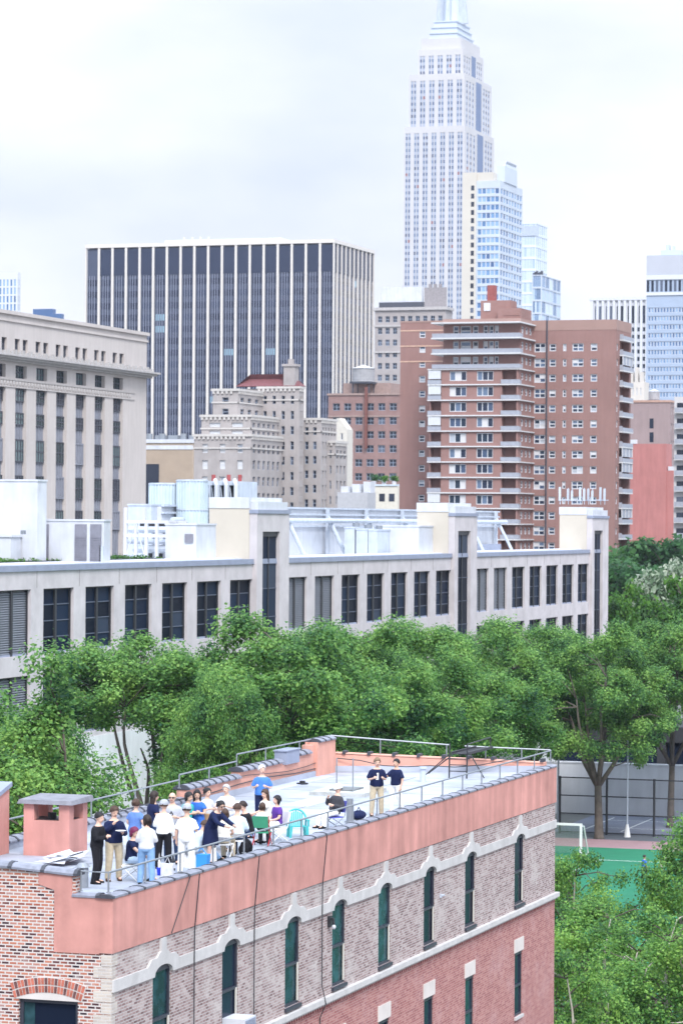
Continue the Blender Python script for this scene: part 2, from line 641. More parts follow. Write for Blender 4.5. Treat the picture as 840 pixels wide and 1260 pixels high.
def person(label, px, py, h=1.72, face=0, shirt=('white', .3), legs=('dark_jeans', 1), hair=('short', 'dark'), arms=('down', 'down'),
           seat=None, lean=0, skin='light', shoes='shoe_black', female=False, cap=None, glasses=False, head_turn=0, z=ROOF, logo=None,
           dress=False, group='people at the rooftop party', nod=0, recline=0):
    k = h / 1.75
    g = hZ(px, py, z)
    tocam = Vector((-g.x, -g.y, 0)).normalized()
    rt = Vector((CT, ST, 0))
    d = tocam * math.cos(R(face)) + rt * math.sin(R(face))
    yaw = math.atan2(d.y, d.x) + PI / 2
    root = thing('person', g, label, 'person', group)
    root.rotation_euler = (0, 0, yaw)
    root.scale = (1.13, 1.13, 1.0)
    pr_ = random.Random(label)
    if not lean:
        lean = pr_.uniform(-3, 7)
    if not head_turn:
        head_turn = pr_.uniform(-30, 30)
    nod += pr_.uniform(-2, 14)
    st1, st2 = pr_.uniform(-.07, .07), pr_.uniform(.0, .035)
    pz = .95 * k if seat is None else seat + .1
    lean = R(lean)          # positive leans towards -Y (forward)
    rot = Matrix.Rotation(lean, 3, 'X')
    V = Vector
    wsc = .88 if female else 1
    # joints
    sh = {s: rot @ V((s * .185 * wsc, 0, .435)) * k + V((0, 0, pz)) for s in (1, -1)}
    el, wr = {}, {}
    for s, a in zip((1, -1), arms):
        e, w = ARMS[a]
        el[s] = sh[s] + V((s * e[0], e[1], e[2])) * k
        wr[s] = sh[s] + V((s * w[0], w[1], w[2])) * k
    hip, kn, an = {}, {}, {}
    for s in (1, -1):
        if seat is None:
            hip[s], kn[s], an[s] = V((s * .088, 0, .93)) * k, V((s * (.1 + st2), -.02 + s * st1 - .02, .5)) * k, V((s * (.105 + st2 * 1.6), .04 + s * st1 * 1.3, .09)) * k
        else:
            hip[s] = V((s * .09 * k, -.02, seat + .09))
            kn[s] = V((s * .12 * k, -.43 * k, max(seat + .06, .3)))
            an[s] = V((s * .12 * k, -(.45 if seat > .3 else .62) * k, .09))
    hc = rot @ V((0, -.015, .70)) * k + V((0, 0, pz))
    hrot = Matrix.Rotation(R(head_turn), 3, 'Z') @ Matrix.Rotation(lean * .5 + R(nod), 3, 'X')
    H = lambda x, y, zz: hc + hrot @ (V((x, y, zz)) * k)

    # --- the body: one continuous mesh
    b = MB()
    b.loft(torso_rings(k, pz, lean, -.004, female=female))
    for s in (1, -1):
        p, r = smooth_path([sh[s] + V((-s * .03, 0, 0)), el[s], wr[s]], [.052 * k, .04 * k, .027 * k])
        b.tube(p, r, 8)
        p, r = smooth_path([hip[s], kn[s], an[s]], [.085 * k, .055 * k, .036 * k])
        b.tube(p, r, 8)
        b.ell(an[s] + V((0, -.06, -.045)) * k, .042 * k, .115 * k, .04 * k)
        # hand: palm, four unequal bent fingers, a thumb off the side
        fd = (wr[s] - el[s]).normalized()
        side = V((-s * 1, 0, 0))
        side = (side - fd * side.dot(fd)).normalized() if abs(side.dot(fd)) < .9 else V((0, -1, 0))
        pn = fd.cross(side).normalized()
        b.tube([wr[s] - fd * .01, wr[s] + fd * .04 * k, wr[s] + fd * .09 * k], [.026 * k, .034 * k, .028 * k], 8)
        for i, ln in enumerate((.066, .076, .072, .056)):
            o = pn * (.027 - .018 * i) * k
            st_ = wr[s] + fd * .08 * k + o
            b.tube([st_, st_ + fd * ln * .5 * k, st_ + fd * ln * .9 * k + side * ln * .35 * k], [.0105 * k, .0105 * k, .009 * k], 6)
        o = wr[s] + fd * .025 * k + pn * .024 * k
        b.tube([o, o + (fd * .03 + pn * .025) * k, o + (fd * .062 + pn * .03 + side * .012) * k], [.013 * k, .012 * k, .0095 * k], 6)
    # head: skull, jaw, nose, ears
    b.ell(H(0, .012, .02), .078 * k, .098 * k, .105 * k, 14, 10, rot=hrot)
    b.ell(H(0, -.022, -.045), .06 * k, .07 * k, .075 * k, 12, 8, rot=hrot)
    b.ell(H(0, -.1, -.012), .014 * k, .022 * k, .024 * k, 8, 6, rot=hrot)
    for s in (1, -1):
        b.ell(H(s * .079, .012, 0), .012 * k, .022 * k, .032 * k, 8, 6, rot=hrot)
    me = remesh(b, .0115, 2)
    o = child('body', me, [SKIN[skin], EYE, LIP], root)
    eyes = [H(.031, -.086, .018), H(-.031, -.086, .018)]
    brow = [H(.031, -.088, .043), H(-.031, -.088, .043)]
    lip = H(0, -.09, -.055)
    for p in me.polygons:
        c = p.center
        if (c - hc).length > .16:
            continue
        if any((c - e).length < .015 * k for e in eyes):
            p.material_index = 1
        else:
            q = hrot.inverted() @ (c - lip)
            if abs(q.x) < .026 * k and abs(q.z) < .011 * k and abs(q.y) < .03 * k:
                p.material_index = 2

    # --- clothing
    sname, slv = shirt
    s_ = MB()
    lo = -.03 if not dress else -.1
    s_.loft(torso_rings(k, pz, lean, .016, z0=-.06, z1=.51, female=female))
    for s in (1, -1):
        if slv > 0:
            full = [sh[s] + V((-s * .05, 0, .0)), el[s], wr[s]]
            if slv < .6:
                full = [full[0], sh[s].lerp(el[s], slv / .5)]
                p, r = smooth_path(full, [.078 * k, .072 * k])
            else:
                if slv < 1:
                    full[2] = el[s].lerp(wr[s], (slv - .5) / .5)
                p, r = smooth_path(full, [.076 * k, .063 * k, .05 * k])
            s_.tube(p, r, 10)
    if dress:
        n = 14
        rings = []
        for zz, rx, ry in ((.0, .185, .14), (-.15, .2, .16), (-.32, .215, .175), (-.46, .225, .18)):
            rings.append([V((rx * k * math.cos(2 * PI * j / n), ry * k * math.sin(2 * PI * j / n), pz + zz * k)) for j in range(n)])
        s_.loft(rings[::-1])
    child('dress' if dress else 'shirt', remesh(s_, .014, 4), [PM['cloth_' + sname] if 'cloth_' + sname in PM else PM[sname]], root)
    if legs:
        t_ = MB()
        t_.loft(torso_rings(k, pz, lean if seat is None else 0, .012, z0=-.2, z1=.05, female=female))
        for s in (1, -1):
            end = an[s] if legs[1] >= 1 else kn[s].lerp(an[s], .05)
            pts, rr = ([hip[s] + V((0, 0, .02)), kn[s], end - V((0, 0, .035))], [.105 * k, .08 * k, .064 * k]) if legs[1] >= 1 else ([hip[s], kn[s]], [.1 * k, .082 * k])
            p, r = smooth_path(pts, rr)
            t_.tube(p, r, 10)
        child('trousers' if legs[1] >= 1 else 'shorts', remesh(t_, .014, 3), [PM[legs[0]]], root)
    for s in (1, -1):
        m_ = MB()
        a = an[s]
        m_.loft([[a + V((rx * k * math.cos(2 * PI * j / 10), (yo + ry * math.sin(2 * PI * j / 10)) * k, (zz - .09) * k)) for j in range(10)]
                 for zz, rx, ry, yo in ((.002, .046, .13, -.06), (.03, .05, .135, -.06), (.055, .047, .11, -.045), (.085, .044, .06, -.005), (.12, .043, .05, 0))])
        m_.mesh
        child('shoe', m_.mesh('shoe', [PM[shoes]], smooth=True), [PM[shoes]], root)
    # --- hair
    hs, hm = hair
    if hs:
        h_ = MB()
        n = 16
        rings = []
        for j in range(9):
            a = PI / 2 - j * (PI / 2 + .45) / 8
            ring = []
            for i in range(n):
                t = 2 * PI * i / n
                cx, cy = math.cos(t), math.sin(t)
                front = max(0, -cy)
                aa = max(a, .6 * front - .28 * (1 - front)) if hs == 'short' else max(a, .62 * front - .5 * (1 - front))
                q = max(math.cos(aa), .04)
                bump = 1 + .05 * math.sin(5 * t + j)
                ring.append(H(.1 * q * cx * bump, .018 + .122 * q * cy * bump, .026 + .135 * math.sin(aa) * bump))
            rings.append(ring)
        if hs == 'short' or hs == 'bun' or hs == 'long' or hs == 'bob' or hs == 'bald':
            if hs != 'bald':
                h_.loft(rings[::-1])
        if hs in ('long', 'bob'):
            ln = .34 if hs == 'long' else .13
            for s in (-1, 0, 1):
                h_.loft([[H((s * .058 + rx * math.cos(2 * PI * j / 8)), .06 - .02 * abs(s) + ry * math.sin(2 * PI * j / 8), zz) for j in range(8)]
                         for zz, rx, ry in ((-ln, .022, .02), (-ln * .6, .045, .036), (-.05, .05, .05), (.06, .04, .05))])
        if hs == 'bun':
            h_.ell(H(0, .13, .06), .05 * k, .05 * k, .05 * k)
        if hs != 'bald':
            child('hair', h_.mesh('hair', [HAIR[hm]], smooth=True), [HAIR[hm]], root)
    if cap:
        c_ = MB()
        c_.loft([[H(.103 * q * math.cos(2 * PI * i / 14), .016 + .126 * q * math.sin(2 * PI * i / 14), .035 + zz) for i in range(14)]
                 for q, zz in ((1.0, -.005), (1.02, .04), (.9, .09), (.55, .13), (.08, .142))])
        c_.loft([[H(x, y, zz + .04) for x, y in ((-.07, -.08), (-.055, -.14), (0, -.165), (.055, -.14), (.07, -.08), (0, -.06))] for zz in (-.02, -.01)])
        child('cap', c_.mesh('cap', [PM[cap]], smooth=False), [PM[cap]], root)
    if glasses:
        g_ = MB()
        for s in (1, -1):
            g_.ell(H(s * .034, -.097, .018), .028 * k, .01 * k, .021 * k, rot=hrot)
        g_.tube([H(-.08, 0, .02), H(-.07, -.085, .022), H(.07, -.085, .022), H(.08, 0, .02)], .006 * k, 5)
        child('sunglasses', g_.mesh('sunglasses', [EYE]), [EYE], root)
    if logo:
        l_ = MB()
        cz, ry = pz + .3 * k, -(.118 + .022) * k
        base = lambda x, zz: rot @ V((x * k, -.142 * k, .3 * k + zz * k)) + V((0, 0, pz))
        if logo == 'ring':
            for j in range(12):
                a, c = 2 * PI * j / 12, 2 * PI * (j + 1) / 12
                l_.hexa([base(r1 * math.sin(t) * .8, r1 * math.cos(t)) + V((0, yy, 0)) for yy in (0, -.004) for r1, t in ((.028, a), (.055, a), (.055, c), (.028, c))])
            l_.hexa([base(x, zz) + V((0, yy, 0)) for yy in (0, -.004) for x, zz in ((-.012, .04), (.012, .04), (.012, .085), (-.012, .085))])
            child('shirt_emblem', l_.mesh('shirt_emblem', [PM['cloth_charcoal']]), [PM['cloth_charcoal']], root)
        else:
            for x0, x1, a0, a1 in ((-.02, .022, -.09, .1), (-.05, .022, -.11, -.08), (-.035, -.02, .06, .1)):
                l_.hexa([base(x, zz) + V((0, yy, 0)) for yy in (0, -.004) for x, zz in ((x0, a0), (x1, a0), (x1, a1), (x0, a1))])
            child('shirt_emblem', l_.mesh('shirt_emblem', [PM['cloth_white']]), [PM['cloth_white']], root)
    root['_wr'] = [list(wr[1]), list(wr[-1])]
    return root


PM.update({'cloth_' + k: v for k, v in list(PM.items())})
PM.update({k[6:]: v for k, v in list(PM.items()) if k.startswith('cloth_')})
person('seated person in a black top and dark jeans turned towards the food', 306, 1047, 1.7, -75, ('black', .3), ('dark_jeans', 1), ('short', 'dark'), ('reach', 'lap'), seat=.45, lean=12)
person('woman with a dark bun and a light grey top behind the navy dress', 254, 1044, 1.62, 35, ('light_grey', .3), ('pale_jeans', 1), ('bun', 'black'), ('hold', 'hold'), female=True)
person('crouching person in a pale blue top low beside the food table', 240, 1060, 1.6, 120, ('pale_blue', .3), ('jeans', 1), ('short', 'brown'), ('reach', 'lap'), seat=.25, lean=22)
p_plate = person('man in a navy sweater and khaki trousers holding a white plate', 140, 1084, 1.82, 15, ('navy', 1), ('khaki', 1), ('short', 'brown'), ('plate', 'face'), shoes='shoe_brown', nod=10)
person('dark-haired man all in black with folded arms at the roof corner', 119, 1087, 1.72, 70, ('black', 1), ('black', 1), ('short', 'black'), ('folded', 'folded'))
person('seated woman with plum-red hair, navy T-shirt and light jeans', 161, 1083, 1.68, 70, ('navy', .28), ('pale_jeans', 1), ('bob', 'plum'), ('lap', 'reach'), seat=.42, female=True, nod=15)
person('woman with long dark hair in a light grey top and jeans, back turned', 180, 1089, 1.68, 175, ('light_grey', 1), ('jeans', 1), ('bob', 'dark'), ('hold', 'hold'), female=True)
person('woman with brown hair in a bun and a blue T-shirt, back turned', 166, 1066, 1.7, 150, ('blue', .25), ('pale_jeans', 1), ('bun', 'brown'), ('hold', 'bent'), female=True)
person('woman with very long brown hair in a navy top beside the grey cap', 187, 1055, 1.72, 120, ('navy', .3), ('dark_jeans', 1), ('long', 'dark'), ('hold', 'hold'), female=True)
person('person in a grey cap, long white shirt and black trousers, back turned', 201, 1069, 1.72, 165, ('white', 1), ('black', 1), ('short', 'brown'), ('hold', 'down'), cap='cap_grey', female=True)
person('bald man in sunglasses and a grey T-shirt with a dark round emblem', 212, 1063, 1.84, -10, ('grey', .35), ('dark_jeans', 1), ('bald', 'dark'), ('hold', 'hold'), glasses=True, logo='ring')
person('dark-haired woman in a teal top standing behind the bald man', 229, 1050, 1.62, 50, ('teal', .25), ('dark_jeans', 1), ('bob', 'black'), ('hold', 'hold'), female=True, skin='warm')
person('woman with long black hair and folded arms in a blue dress', 243, 1049, 1.66, -15, ('royal', .25), None, ('long', 'black'), ('folded', 'folded'), female=True, skin='warm', dress=True)
person('broad man in a white T-shirt, white trousers and grey cap, back turned', 229, 1077, 1.74, 170, ('white', .38), ('white', 1), ('short', 'dark'), ('down', 'hold'), cap='cap_grey', shoes='shoe_white')
person('woman in a navy dress and sunglasses bending over the food table', 259, 1062, 1.7, 45, ('navy', 1), None, ('bun', 'black'), ('reach', 'reach'), lean=28, female=True, glasses=True, dress=True)
person('seated brown-haired woman in a cream top, back turned', 275, 1058, 1.66, 165, ('cream', .3), ('khaki', 1), ('bob', 'brown'), ('reach', 'lap'), seat=.45, female=True, lean=8)
person('seated short-haired man in a pale blue shirt, back turned', 291, 1053, 1.76, 170, ('pale_blue', 1), ('dark_jeans', 1), ('short', 'brown'), ('lap', 'lap'), seat=.45, lean=6)
person('seated grey-haired man in a white shirt facing the tables', 281, 1024, 1.74, -35, ('white', .35), ('light_grey', 1), ('short', 'grey'), ('hold', 'reach'), seat=.45, lean=8)
person('white-haired man in a blue polo shirt standing beyond the chairs', 322, 1016, 1.74, -5, ('polo_blue', .38), ('navy', 1), ('short', 'white'), ('hold', 'hold'))
person('seated woman with long brown hair in a cream top and jeans', 326, 1030, 1.68, -60, ('cream', .3), ('jeans', 1), ('long', 'brown'), ('reach', 'lap'), seat=.45, female=True)
person('brown-haired child in a white shirt on the red and green folding chair', 322, 1041, 1.4, 170, ('white', .35), ('charcoal', 1), ('bob', 'brown'), ('lap', 'lap'), seat=.42, female=True)
person('seated dark-haired woman in a purple top', 341, 1036, 1.62, -65, ('purple', .3), ('white', 1), ('bob', 'black'), ('lap', 'lap'), seat=.42, female=True)
person('man in a white cap and black jacket slumped in a blue folding chair', 411, 1018, 1.72, -50, ('charcoal', 1), ('white', 1), ('short', 'dark'), ('hold', 'face'), seat=.34, cap='cap_white', glasses=True, lean=-12)
person('tall man in a black T-shirt with a white mark and khaki trousers', 463, 1004, 1.74, 10, ('navy', .4), ('khaki', 1), ('short', 'sandy'), ('hold', 'hold'), logo='mark', shoes='shoe_brown')
person('man in a navy polo shirt and white trousers beside the black T-shirt', 487, 1000, 1.62, -45, ('navy', .4), ('white', 1), ('short', 'black'), ('down', 'reach'), shoes='shoe_white', skin='warm')
person('lone player in a blue shirt and black trousers on the green pitch', 792, 1081, 1.75, 120, ('royal', .35), ('black', 1), ('short', 'dark'), ('down', 'down'), z=.03, group=None, skin='tan')

# ---------------------------------------------------------------- materials of the place
M_ = dict(
    stucco=mat('stucco_salmon', (.57, .28, .245), .9, .2, .6, .2, bump=.25, streak=.27),
    stucco2=mat('stucco_salmon_light', (.64, .335, .265), .9, .13, .7, .2, bump=.15, streak=.12),
    coping=mat('coping_slate', (.2, .21, .26), .45, .3, 5, .5),
    rib=mat('coping_rib', (.05, .053, .068), .6, .2, 6, .4),
    stone=mat('limestone', (.52, .505, .5), .85, .1, 2.5, .2, bump=.1, streak=.12),
    roofmem=mat('roof_membrane', (.345, .37, .435), .6, .34, .42, .3, streak=.0),
    metal=mat('galvanised', (.26, .28, .31), .5, .15, 8, .5, .5),
    black=mat('black_steel', (.02, .022, .028), .5, .2, 8, .5),
    wframe=mat('window_black', (.03, .033, .05), .45, .15, 4, .5),
    wood=mat('sash_light', (.55, .52, .47), .7, .1),
    white=mat('white_paint', (.56, .58, .63), .6, .1, .6, .3, streak=.12),
    white2=mat('white_panel', (.48, .53, .61), .6, .12, .9, .3, streak=.18),
    slate=mat('flashing_grey', (.25, .28, .37), .6, .12, 1, .4),
    cream=mat('cream_stone', (.52, .475, .41), .85, .05, .5, .2, bump=.05),
    concrete=mat('concrete_pink', (.52, .485, .5), .9, .14, .5, .2, bump=.1, streak=.03),
)
bk_up = brick('brick_mauve', [(.05, (.14, .085, .085)), (.35, (.26, .17, .165)), (.6, (.34, .25, .24)), (.95, (.45, .37, .355))], (.46, .435, .43),
              patch=(.54, .50, .48), pscale=.5, plo=.52, phi=.7)
bk_lo = brick('brick_red', [(.05, (.26, .085, .09)), (.5, (.36, .14, .13)), (.95, (.45, .22, .2))], (.44, .32, .3), ms=.008,
              patch=(.5, .33, .33), pscale=.6, plo=.5, phi=.8, bump=.25)
bk_left = brick('brick_old', [(.08, (.03, .022, .03)), (.3, (.12, .05, .05)), (.45, (.33, .11, .075)), (.62, (.45, .18, .115)), (.85, (.38, .2, .17)), (.98, (.3, .25, .25))],
                (.55, .51, .49), bw=.2, rh=.078, ms=.017, patch=(.56, .52, .5), pscale=.8, plo=.56, phi=.68)
gl_teal = glass('glass_teal', [(0, (.02, .12, .13)), (.35, (.03, .18, .18)), (.6, (.012, .03, .05)), (.85, (.05, .22, .22))], .12, .5, 1.2)
gl_near = glass('glass_dark', [(0, (.008, .013, .028)), (.6, (.012, .02, .04))], .2, .06)

# ---------------------------------------------------------------- the brick building with the party on its roof
XF, YA, YB, XB_, ZC = -27.5, 66.75, 108.6, -35.1, 18.4
near = thing('brick_building', (-31.3, 88, 0), 'long narrow brick building with a salmon stucco parapet and a party on its white roof', 'building')
YBL = 105.3
ye_ = lambda x: YBL + (x - XB_) / (XF - XB_) * (YB - YBL)
# long wall facing the pitch: upper storey, ledge, lower storeys
US = [3.2, 8.0, 12.88, 16.92, 21.27, 25.95, 30.62, 36.83]
WW = 1.2
uh = [(YA + s - WW / 2, YA + s + WW / 2, 13.98, 16.38) for s in US]
LS = [s for s in US]
lh = [(YA + s - .5, YA + s + .5, 10.12, 12.34) for s in LS] + [(YA + s - .5, YA + s + .5, 6.0, 8.2) for s in LS] + [(YA + s - .5, YA + s + .5, 1.9, 4.1) for s in LS]
mb = MB()
punched(mb, 'R', XF, YA, YB, 13.62, 17.2, uh, .28)
mb.build('upper_wall', bk_up, near)
mb = MB()
punched(mb, 'R', XF, YA, YB, 0, 13.62, lh, .28)
mb.build('lower_wall', bk_lo, near)
# short wall facing the camera
fh = [(-29.85, -28.34, 14.0, 15.92), (-33.6, -32.1, 14.0, 15.92), (-29.85, -28.34, 10.0, 11.9), (-33.6, -32.1, 10.0, 11.9)]
mb = MB()
punched(mb, 'F', YA, XB_, XF, 0, 17.2, fh, .25)
# raised part of the parapet on this side, its top falling in steps towards the corner
steps = [(XB_, -30.05, 19.2), (-30.05, -28.5, 19.02)]
mb.hexa([(XB_, YA, 17.2), (-28.42, YA, 17.2), (-28.42, YA + .3, 17.2), (XB_, YA + .3, 17.2), (XB_, YA, 19.3), (-28.42, YA, 18.86), (-28.42, YA + .3, 18.86), (XB_, YA + .3, 19.3)])
mb.build('end_wall', bk_left, near)
# far and left walls
mb = MB()
mb.quad((XF, YB, 0), (XB_, YBL, 0), (XB_, YBL, 17.2), (XF, YB, 17.2))
mb.quad((XB_, YBL, 0), (XB_, YA, 0), (XB_, YA, 17.2), (XB_, YBL, 17.2))
mb.build('party_wall', bk_lo, near)
# stucco band round the parapet
mb = MB()
T = .3
ZS = 17.08
mb.box(XF - T, XF + .035, YA - .03, YB + .03, ZS, ZC)
poly = [(-29.35, 18.9), (-29.35, 18.62), (-28.95, 18.5), (-28.95, 17.05), (-27.8, 17.05), (-27.8, 18.42), (-28.5, 18.42), (-28.5, 18.84)]
i0 = len(mb.v)
for y in (YA - .03, YA + .31):
    mb.v += [(x, y, z) for x, z in poly]
n = len(poly)
mb.f += [tuple(i0 + k for k in range(n)), tuple(i0 + n + k for k in range(n))[::-1]]
mb.f += [(i0 + (k + 1) % n, i0 + k, i0 + n + k, i0 + n + (k + 1) % n) for k in range(n)]
mb.m += [0] * (n + 2)
mb.build('parapet', M_['stucco'], near)
mb = MB()
xe = XF - T - .002
mb.hexa([(XB_, YBL - .3, 17.2), (xe, ye_(xe) - .3, 17.2), (xe, ye_(xe), 17.2), (XB_, YBL, 17.2), (XB_, YBL - .3, 18.86), (xe, ye_(xe) - .3, 18.5), (xe, ye_(xe), 18.5), (XB_, YBL, 18.86)])
st_y = [(YA + .31, 90.5, 18.42), (90.5, 95.4, 18.78), (95.4, 99.6, 18.98), (101.25, 102.6, 19.1), (99.6, 101.25, 18.9), (102.6, YBL - .31, 19.38)]
for y0, y1, z in st_y:
    mb.box(XB_ - .03, XB_ + .3, y0, y1 - .002, 17.2, z - .06)
mb.box(XB_ - .05, XB_ + .42, 103.0, YBL - .32, 17.2, 19.4)
mb.build('back_parapet', M_['stucco2'], near)
# roof membrane with a turned-up edge
mb = MB()
mb.prism([(XB_ + .3, YA + .31), (XF - T, YA + .31), (XF - T, YB - .4), (XB_ + .3, YBL - .32)], 17.9, ROOF)
mb.box(XB_ + .3, XB_ + .36, YA + .31, YBL - .4, ROOF, ROOF + .2)
xa = XB_ + .37
mb.hexa([(x, ye_(x) + d, z) for z in (ROOF, ROOF + .22) for x, d in ((xa, -.37), (xe, -.37), (xe, -.3), (xa, -.3))])
for y in (72.5, 79, 86, 93.5, 100.5):
    mb.box(XB_ + .36, XF - T, y, y + .12, ROOF, ROOF + .006)
mb.build('roof', M_['roofmem'], near)
# patches and puddle marks of a darker membrane
seam = mat('seam_grey', (.36, .38, .43), .7, .3, 2)
mb = MB()
for i in range(12):
    y = YA + 3 + i * 3.1
    mb.box(XB_ + .37, XF - T - .01, y, y + .035, ROOF + .007, ROOF + .011)
mb.box(-31.4, -31.36, YA + .5, 104, ROOF + .012, ROOF + .015)
mb.build('membrane_seam', seam, near, kind='stuff')
mb = MB()
a = hZ(378, 988, ROOF)
mb.box(a.x - .45, a.x + .45, a.y - 1.3, a.y + 1.3, ROOF, ROOF + .012)
a = hZ(345, 965, ROOF)
mb.box(a.x - .7, a.x + .7, a.y - 3, a.y + 4, ROOF, ROOF + .01)
mb.build('membrane_patch', mat('membrane_grey', (.44, .48, .6), .6, .12, .8), near)


def coping(name, pts0, pts1, w, h, pitch, arch=.09):
    """row of half-round coping tiles between two points, with a raised rib at each joint"""
    p0, p1 = Vector(pts0), Vector(pts1)
    d = (p1 - p0).normalized()
    sd = Vector((d.y, -d.x, 0)).normalized()
    mb = MB()
    L = (p1 - p0).length
    n = max(1, round(L / pitch))
    prof = [(-w / 2, -.05), (-w / 2, .0), (-w * .3, h * .75), (0, h), (w * .3, h * .75), (w / 2, 0), (w / 2, -.05)]
    for i in range(n):
        a, b = p0 + d * (L * i / n), p0 + d * (L * (i + 1) / n - .004)
        mb.loft([[q + sd * x + Vector((0, 0, z)) for x, z in prof] for q in (a, b)], 0)
        c0, c1 = a - d * .045, a + d * .045
        mb.loft([[q + sd * x * 1.1 + Vector((0, 0, z * 1.1 + .01)) for x, z in prof] for q in (c0, c1)], 1)
    return mb.build(name, [M_['coping'], M_['rib']], near)


coping('coping', (XF - .13, YA - .05, ZC + .01), (XF - .13, YB + .05, ZC + .01), .37, .035, .98)
coping('coping', (XF - .35, YA + .13, ZC + .01), (-28.5, YA + .13, ZC + .01), .37, .05, .6)
coping('coping', (-28.4, YA + .15, 18.9), (XB_, YA + .15, 19.34), .46, .1, .8)
for y0, y1, z in st_y[:4]:
    coping('coping', (XB_ + .135, y0, z), (XB_ + .135, y1 - .05, z), .5, .1, .62)
coping('coping', (XB_ + .18, 103.1, 19.44), (XB_ + .18, YBL - .35, 19.44), .58, .08, .62)
mb = MB()
for i in range(9):
    mb = MB()
    x = XB_ + .6 + i * .82
    z = 18.9 - i * .036
    mb.hexa([(x, ye_(x) - .36, z - .06), (x + .11, ye_(x) - .36, z - .06), (x + .11, ye_(x) + .05, z - .06), (x, ye_(x) + .05, z - .06), (x, ye_(x) - .36, z + .06), (x + .11, ye_(x) - .36, z + .06), (x + .11, ye_(x) + .05, z + .06), (x, ye_(x) + .05, z + .06)])
    mb.build('parapet_clip', M_['rib'], near)
mb = MB()
mb.hexa([(x, ye_(x) + d, (18.865 if x < -30 else 18.505) + dz) for dz in (0, .04) for x, d in ((XB_ + .32, -.33), (xe, -.33), (xe, .03), (XB_ + .32, .03))])
mb.build('parapet_cap', mat('cap_salmon', (.66, .36, .28), .8, .1), near)
# dark vent box at the step
mb = MB()
mb.box(XB_ - .05, XB_ + .4, 99.75, 101.1, 18.85, 19.3)
mb.box(XB_ - .08, XB_ + .43, 99.7, 101.15, 19.3, 19.34)
mb.build('vent_box', M_['slate'], near)
# limestone belt course rising over the arched heads to a finial
mb = MB()
zb0, zb1 = 16.17, 16.45


def belt(s):
    lo, hi = zb0, zb1
    for c in US:
        x = abs(s - c)
        if x < WW / 2 - .002:
            lo = zb0 + .24 * math.sqrt(max(0, 1 - (x / (WW / 2)) ** 2)) ** .9
        if x < .78:
            hi = max(hi, 16.61)
        elif x < 1.05:
            hi = max(hi, 16.61 - (x - .78) / .27 * .16)
        if x < .45:
            hi = max(hi, 16.61 + (1 - max(0, x - .2) / .25) * .14)
        if x < .17:
            hi = 17.05
    return lo, hi


ss = sorted({0.0, YB - YA} | {round(c + dx, 3) for c in US for dx in
            (-1.05, -.78, -.6, -.5605, -.5595, -.53, -.45, -.35, -.25, -.171, -.169, 0, .169, .171, .25, .35, .45, .53, .5595, .5605, .6, .78, 1.05)})
for a, b in zip(ss[:-1], ss[1:]):
    (l0, h0), (l1, h1) = belt(a), belt(b)
    y0, y1 = YA + a, YA + b
    mb.hexa([(XF + .001, y0, l0), (XF + .06, y0, l0), (XF + .06, y1, l1), (XF + .001, y1, l1), (XF + .001, y0, h0), (XF + .06, y0, h0), (XF + .06, y1, h1), (XF + .001, y1, h1)])
    if l0 > zb0 or l1 > zb0:   # head of the opening behind the arch
        mb.hexa([(XF - .2, y0, l0), (XF + .001, y0, l0), (XF + .001, y1, l1), (XF - .2, y1, l1), (XF - .2, y0, 16.42), (XF + .001, y0, 16.42), (XF + .001, y1, 16.42), (XF - .2, y1, 16.42)])
mb.build('belt_course', M_['stone'], near)
mb = MB()
mb.box(XF + .001, XF + .16, YA - .1, YB + .12, 13.68, 13.83)
mb.box(XF + .001, XF + .1, YA - .06, YB + .08, 13.62, 13.68)
mb.build('ledge', M_['stone'], near)
mb = MB()
for i in range(int((YB - YA) / .2)):
    mb.box(XF + .001, XF + .05, YA + i * .2, YA + i * .2 + .1, 13.5, 13.62)
mb.build('dentil_course', bk_lo, near, kind='stuff')
# quoins of yellowish brick on the corner
mb = MB()
for j in range(20):
    z = 17.04 - j * .28
    w = .45 if j % 2 else .26
    mb.box(XF - w, XF + .012, YA - .014, YA + (.22 if j % 2 else .34), z - .262, z)
mb.build('corner_quoin', brick('brick_buff', [(.1, (.42, .36, .32)), (.9, (.54, .48, .42))], (.52, .5, .48), patch=(.4, .36, .35)), near)


def near_window(y, w, z0, z1, kind, gm):
    o = MB()
    d = .05
    x = XF - d
    f = .07
    o.box(x - .06, x + .02, y - w / 2, y - w / 2 + f, z0, z1)
    o.box(x - .06, x + .02, y + w / 2 - f, y + w / 2, z0, z1)
    o.box(x - .06, x + .02, y - w / 2 + f, y + w / 2 - f, z1 - .12, z1)
    o.box(x - .06, x + .02, y - w / 2 + f, y + w / 2 - f, z0, z0 + .08)
    zm = z0 + (z1 - z0) * .47
    o.box(x - .05, x + .035, y - w / 2 + f, y + w / 2 - f, zm - .035, zm + .035)
    wi = o.build('window', M_['wframe'], near, origin=None)
    p = MB()
    p.box(x - .05, x - .03, y - w / 2 + f, y + w / 2 - f, zm, z1 - .1)
    p.box(x - .035, x - .015, y - w / 2 + f, y + w / 2 - f, z0 + .06, zm)
    p.build('pane', gm, wi)
    s = MB()
    s.box(XF - .27, XF + .07, y - w / 2 - .04, y + w / 2 + .04, z0 - .1, z0 - .002)
    s.build('sill', M_['wframe'] if kind == 'up' else M_['stone'], wi)
    if kind == 'up':
        l = MB()
        l.box(x + .02, x + .05, y + w / 2 - f - .1, y + w / 2 - f - .02, z0 + .08, zm)
        l.build('sash', M_['wood'], wi)
    return wi


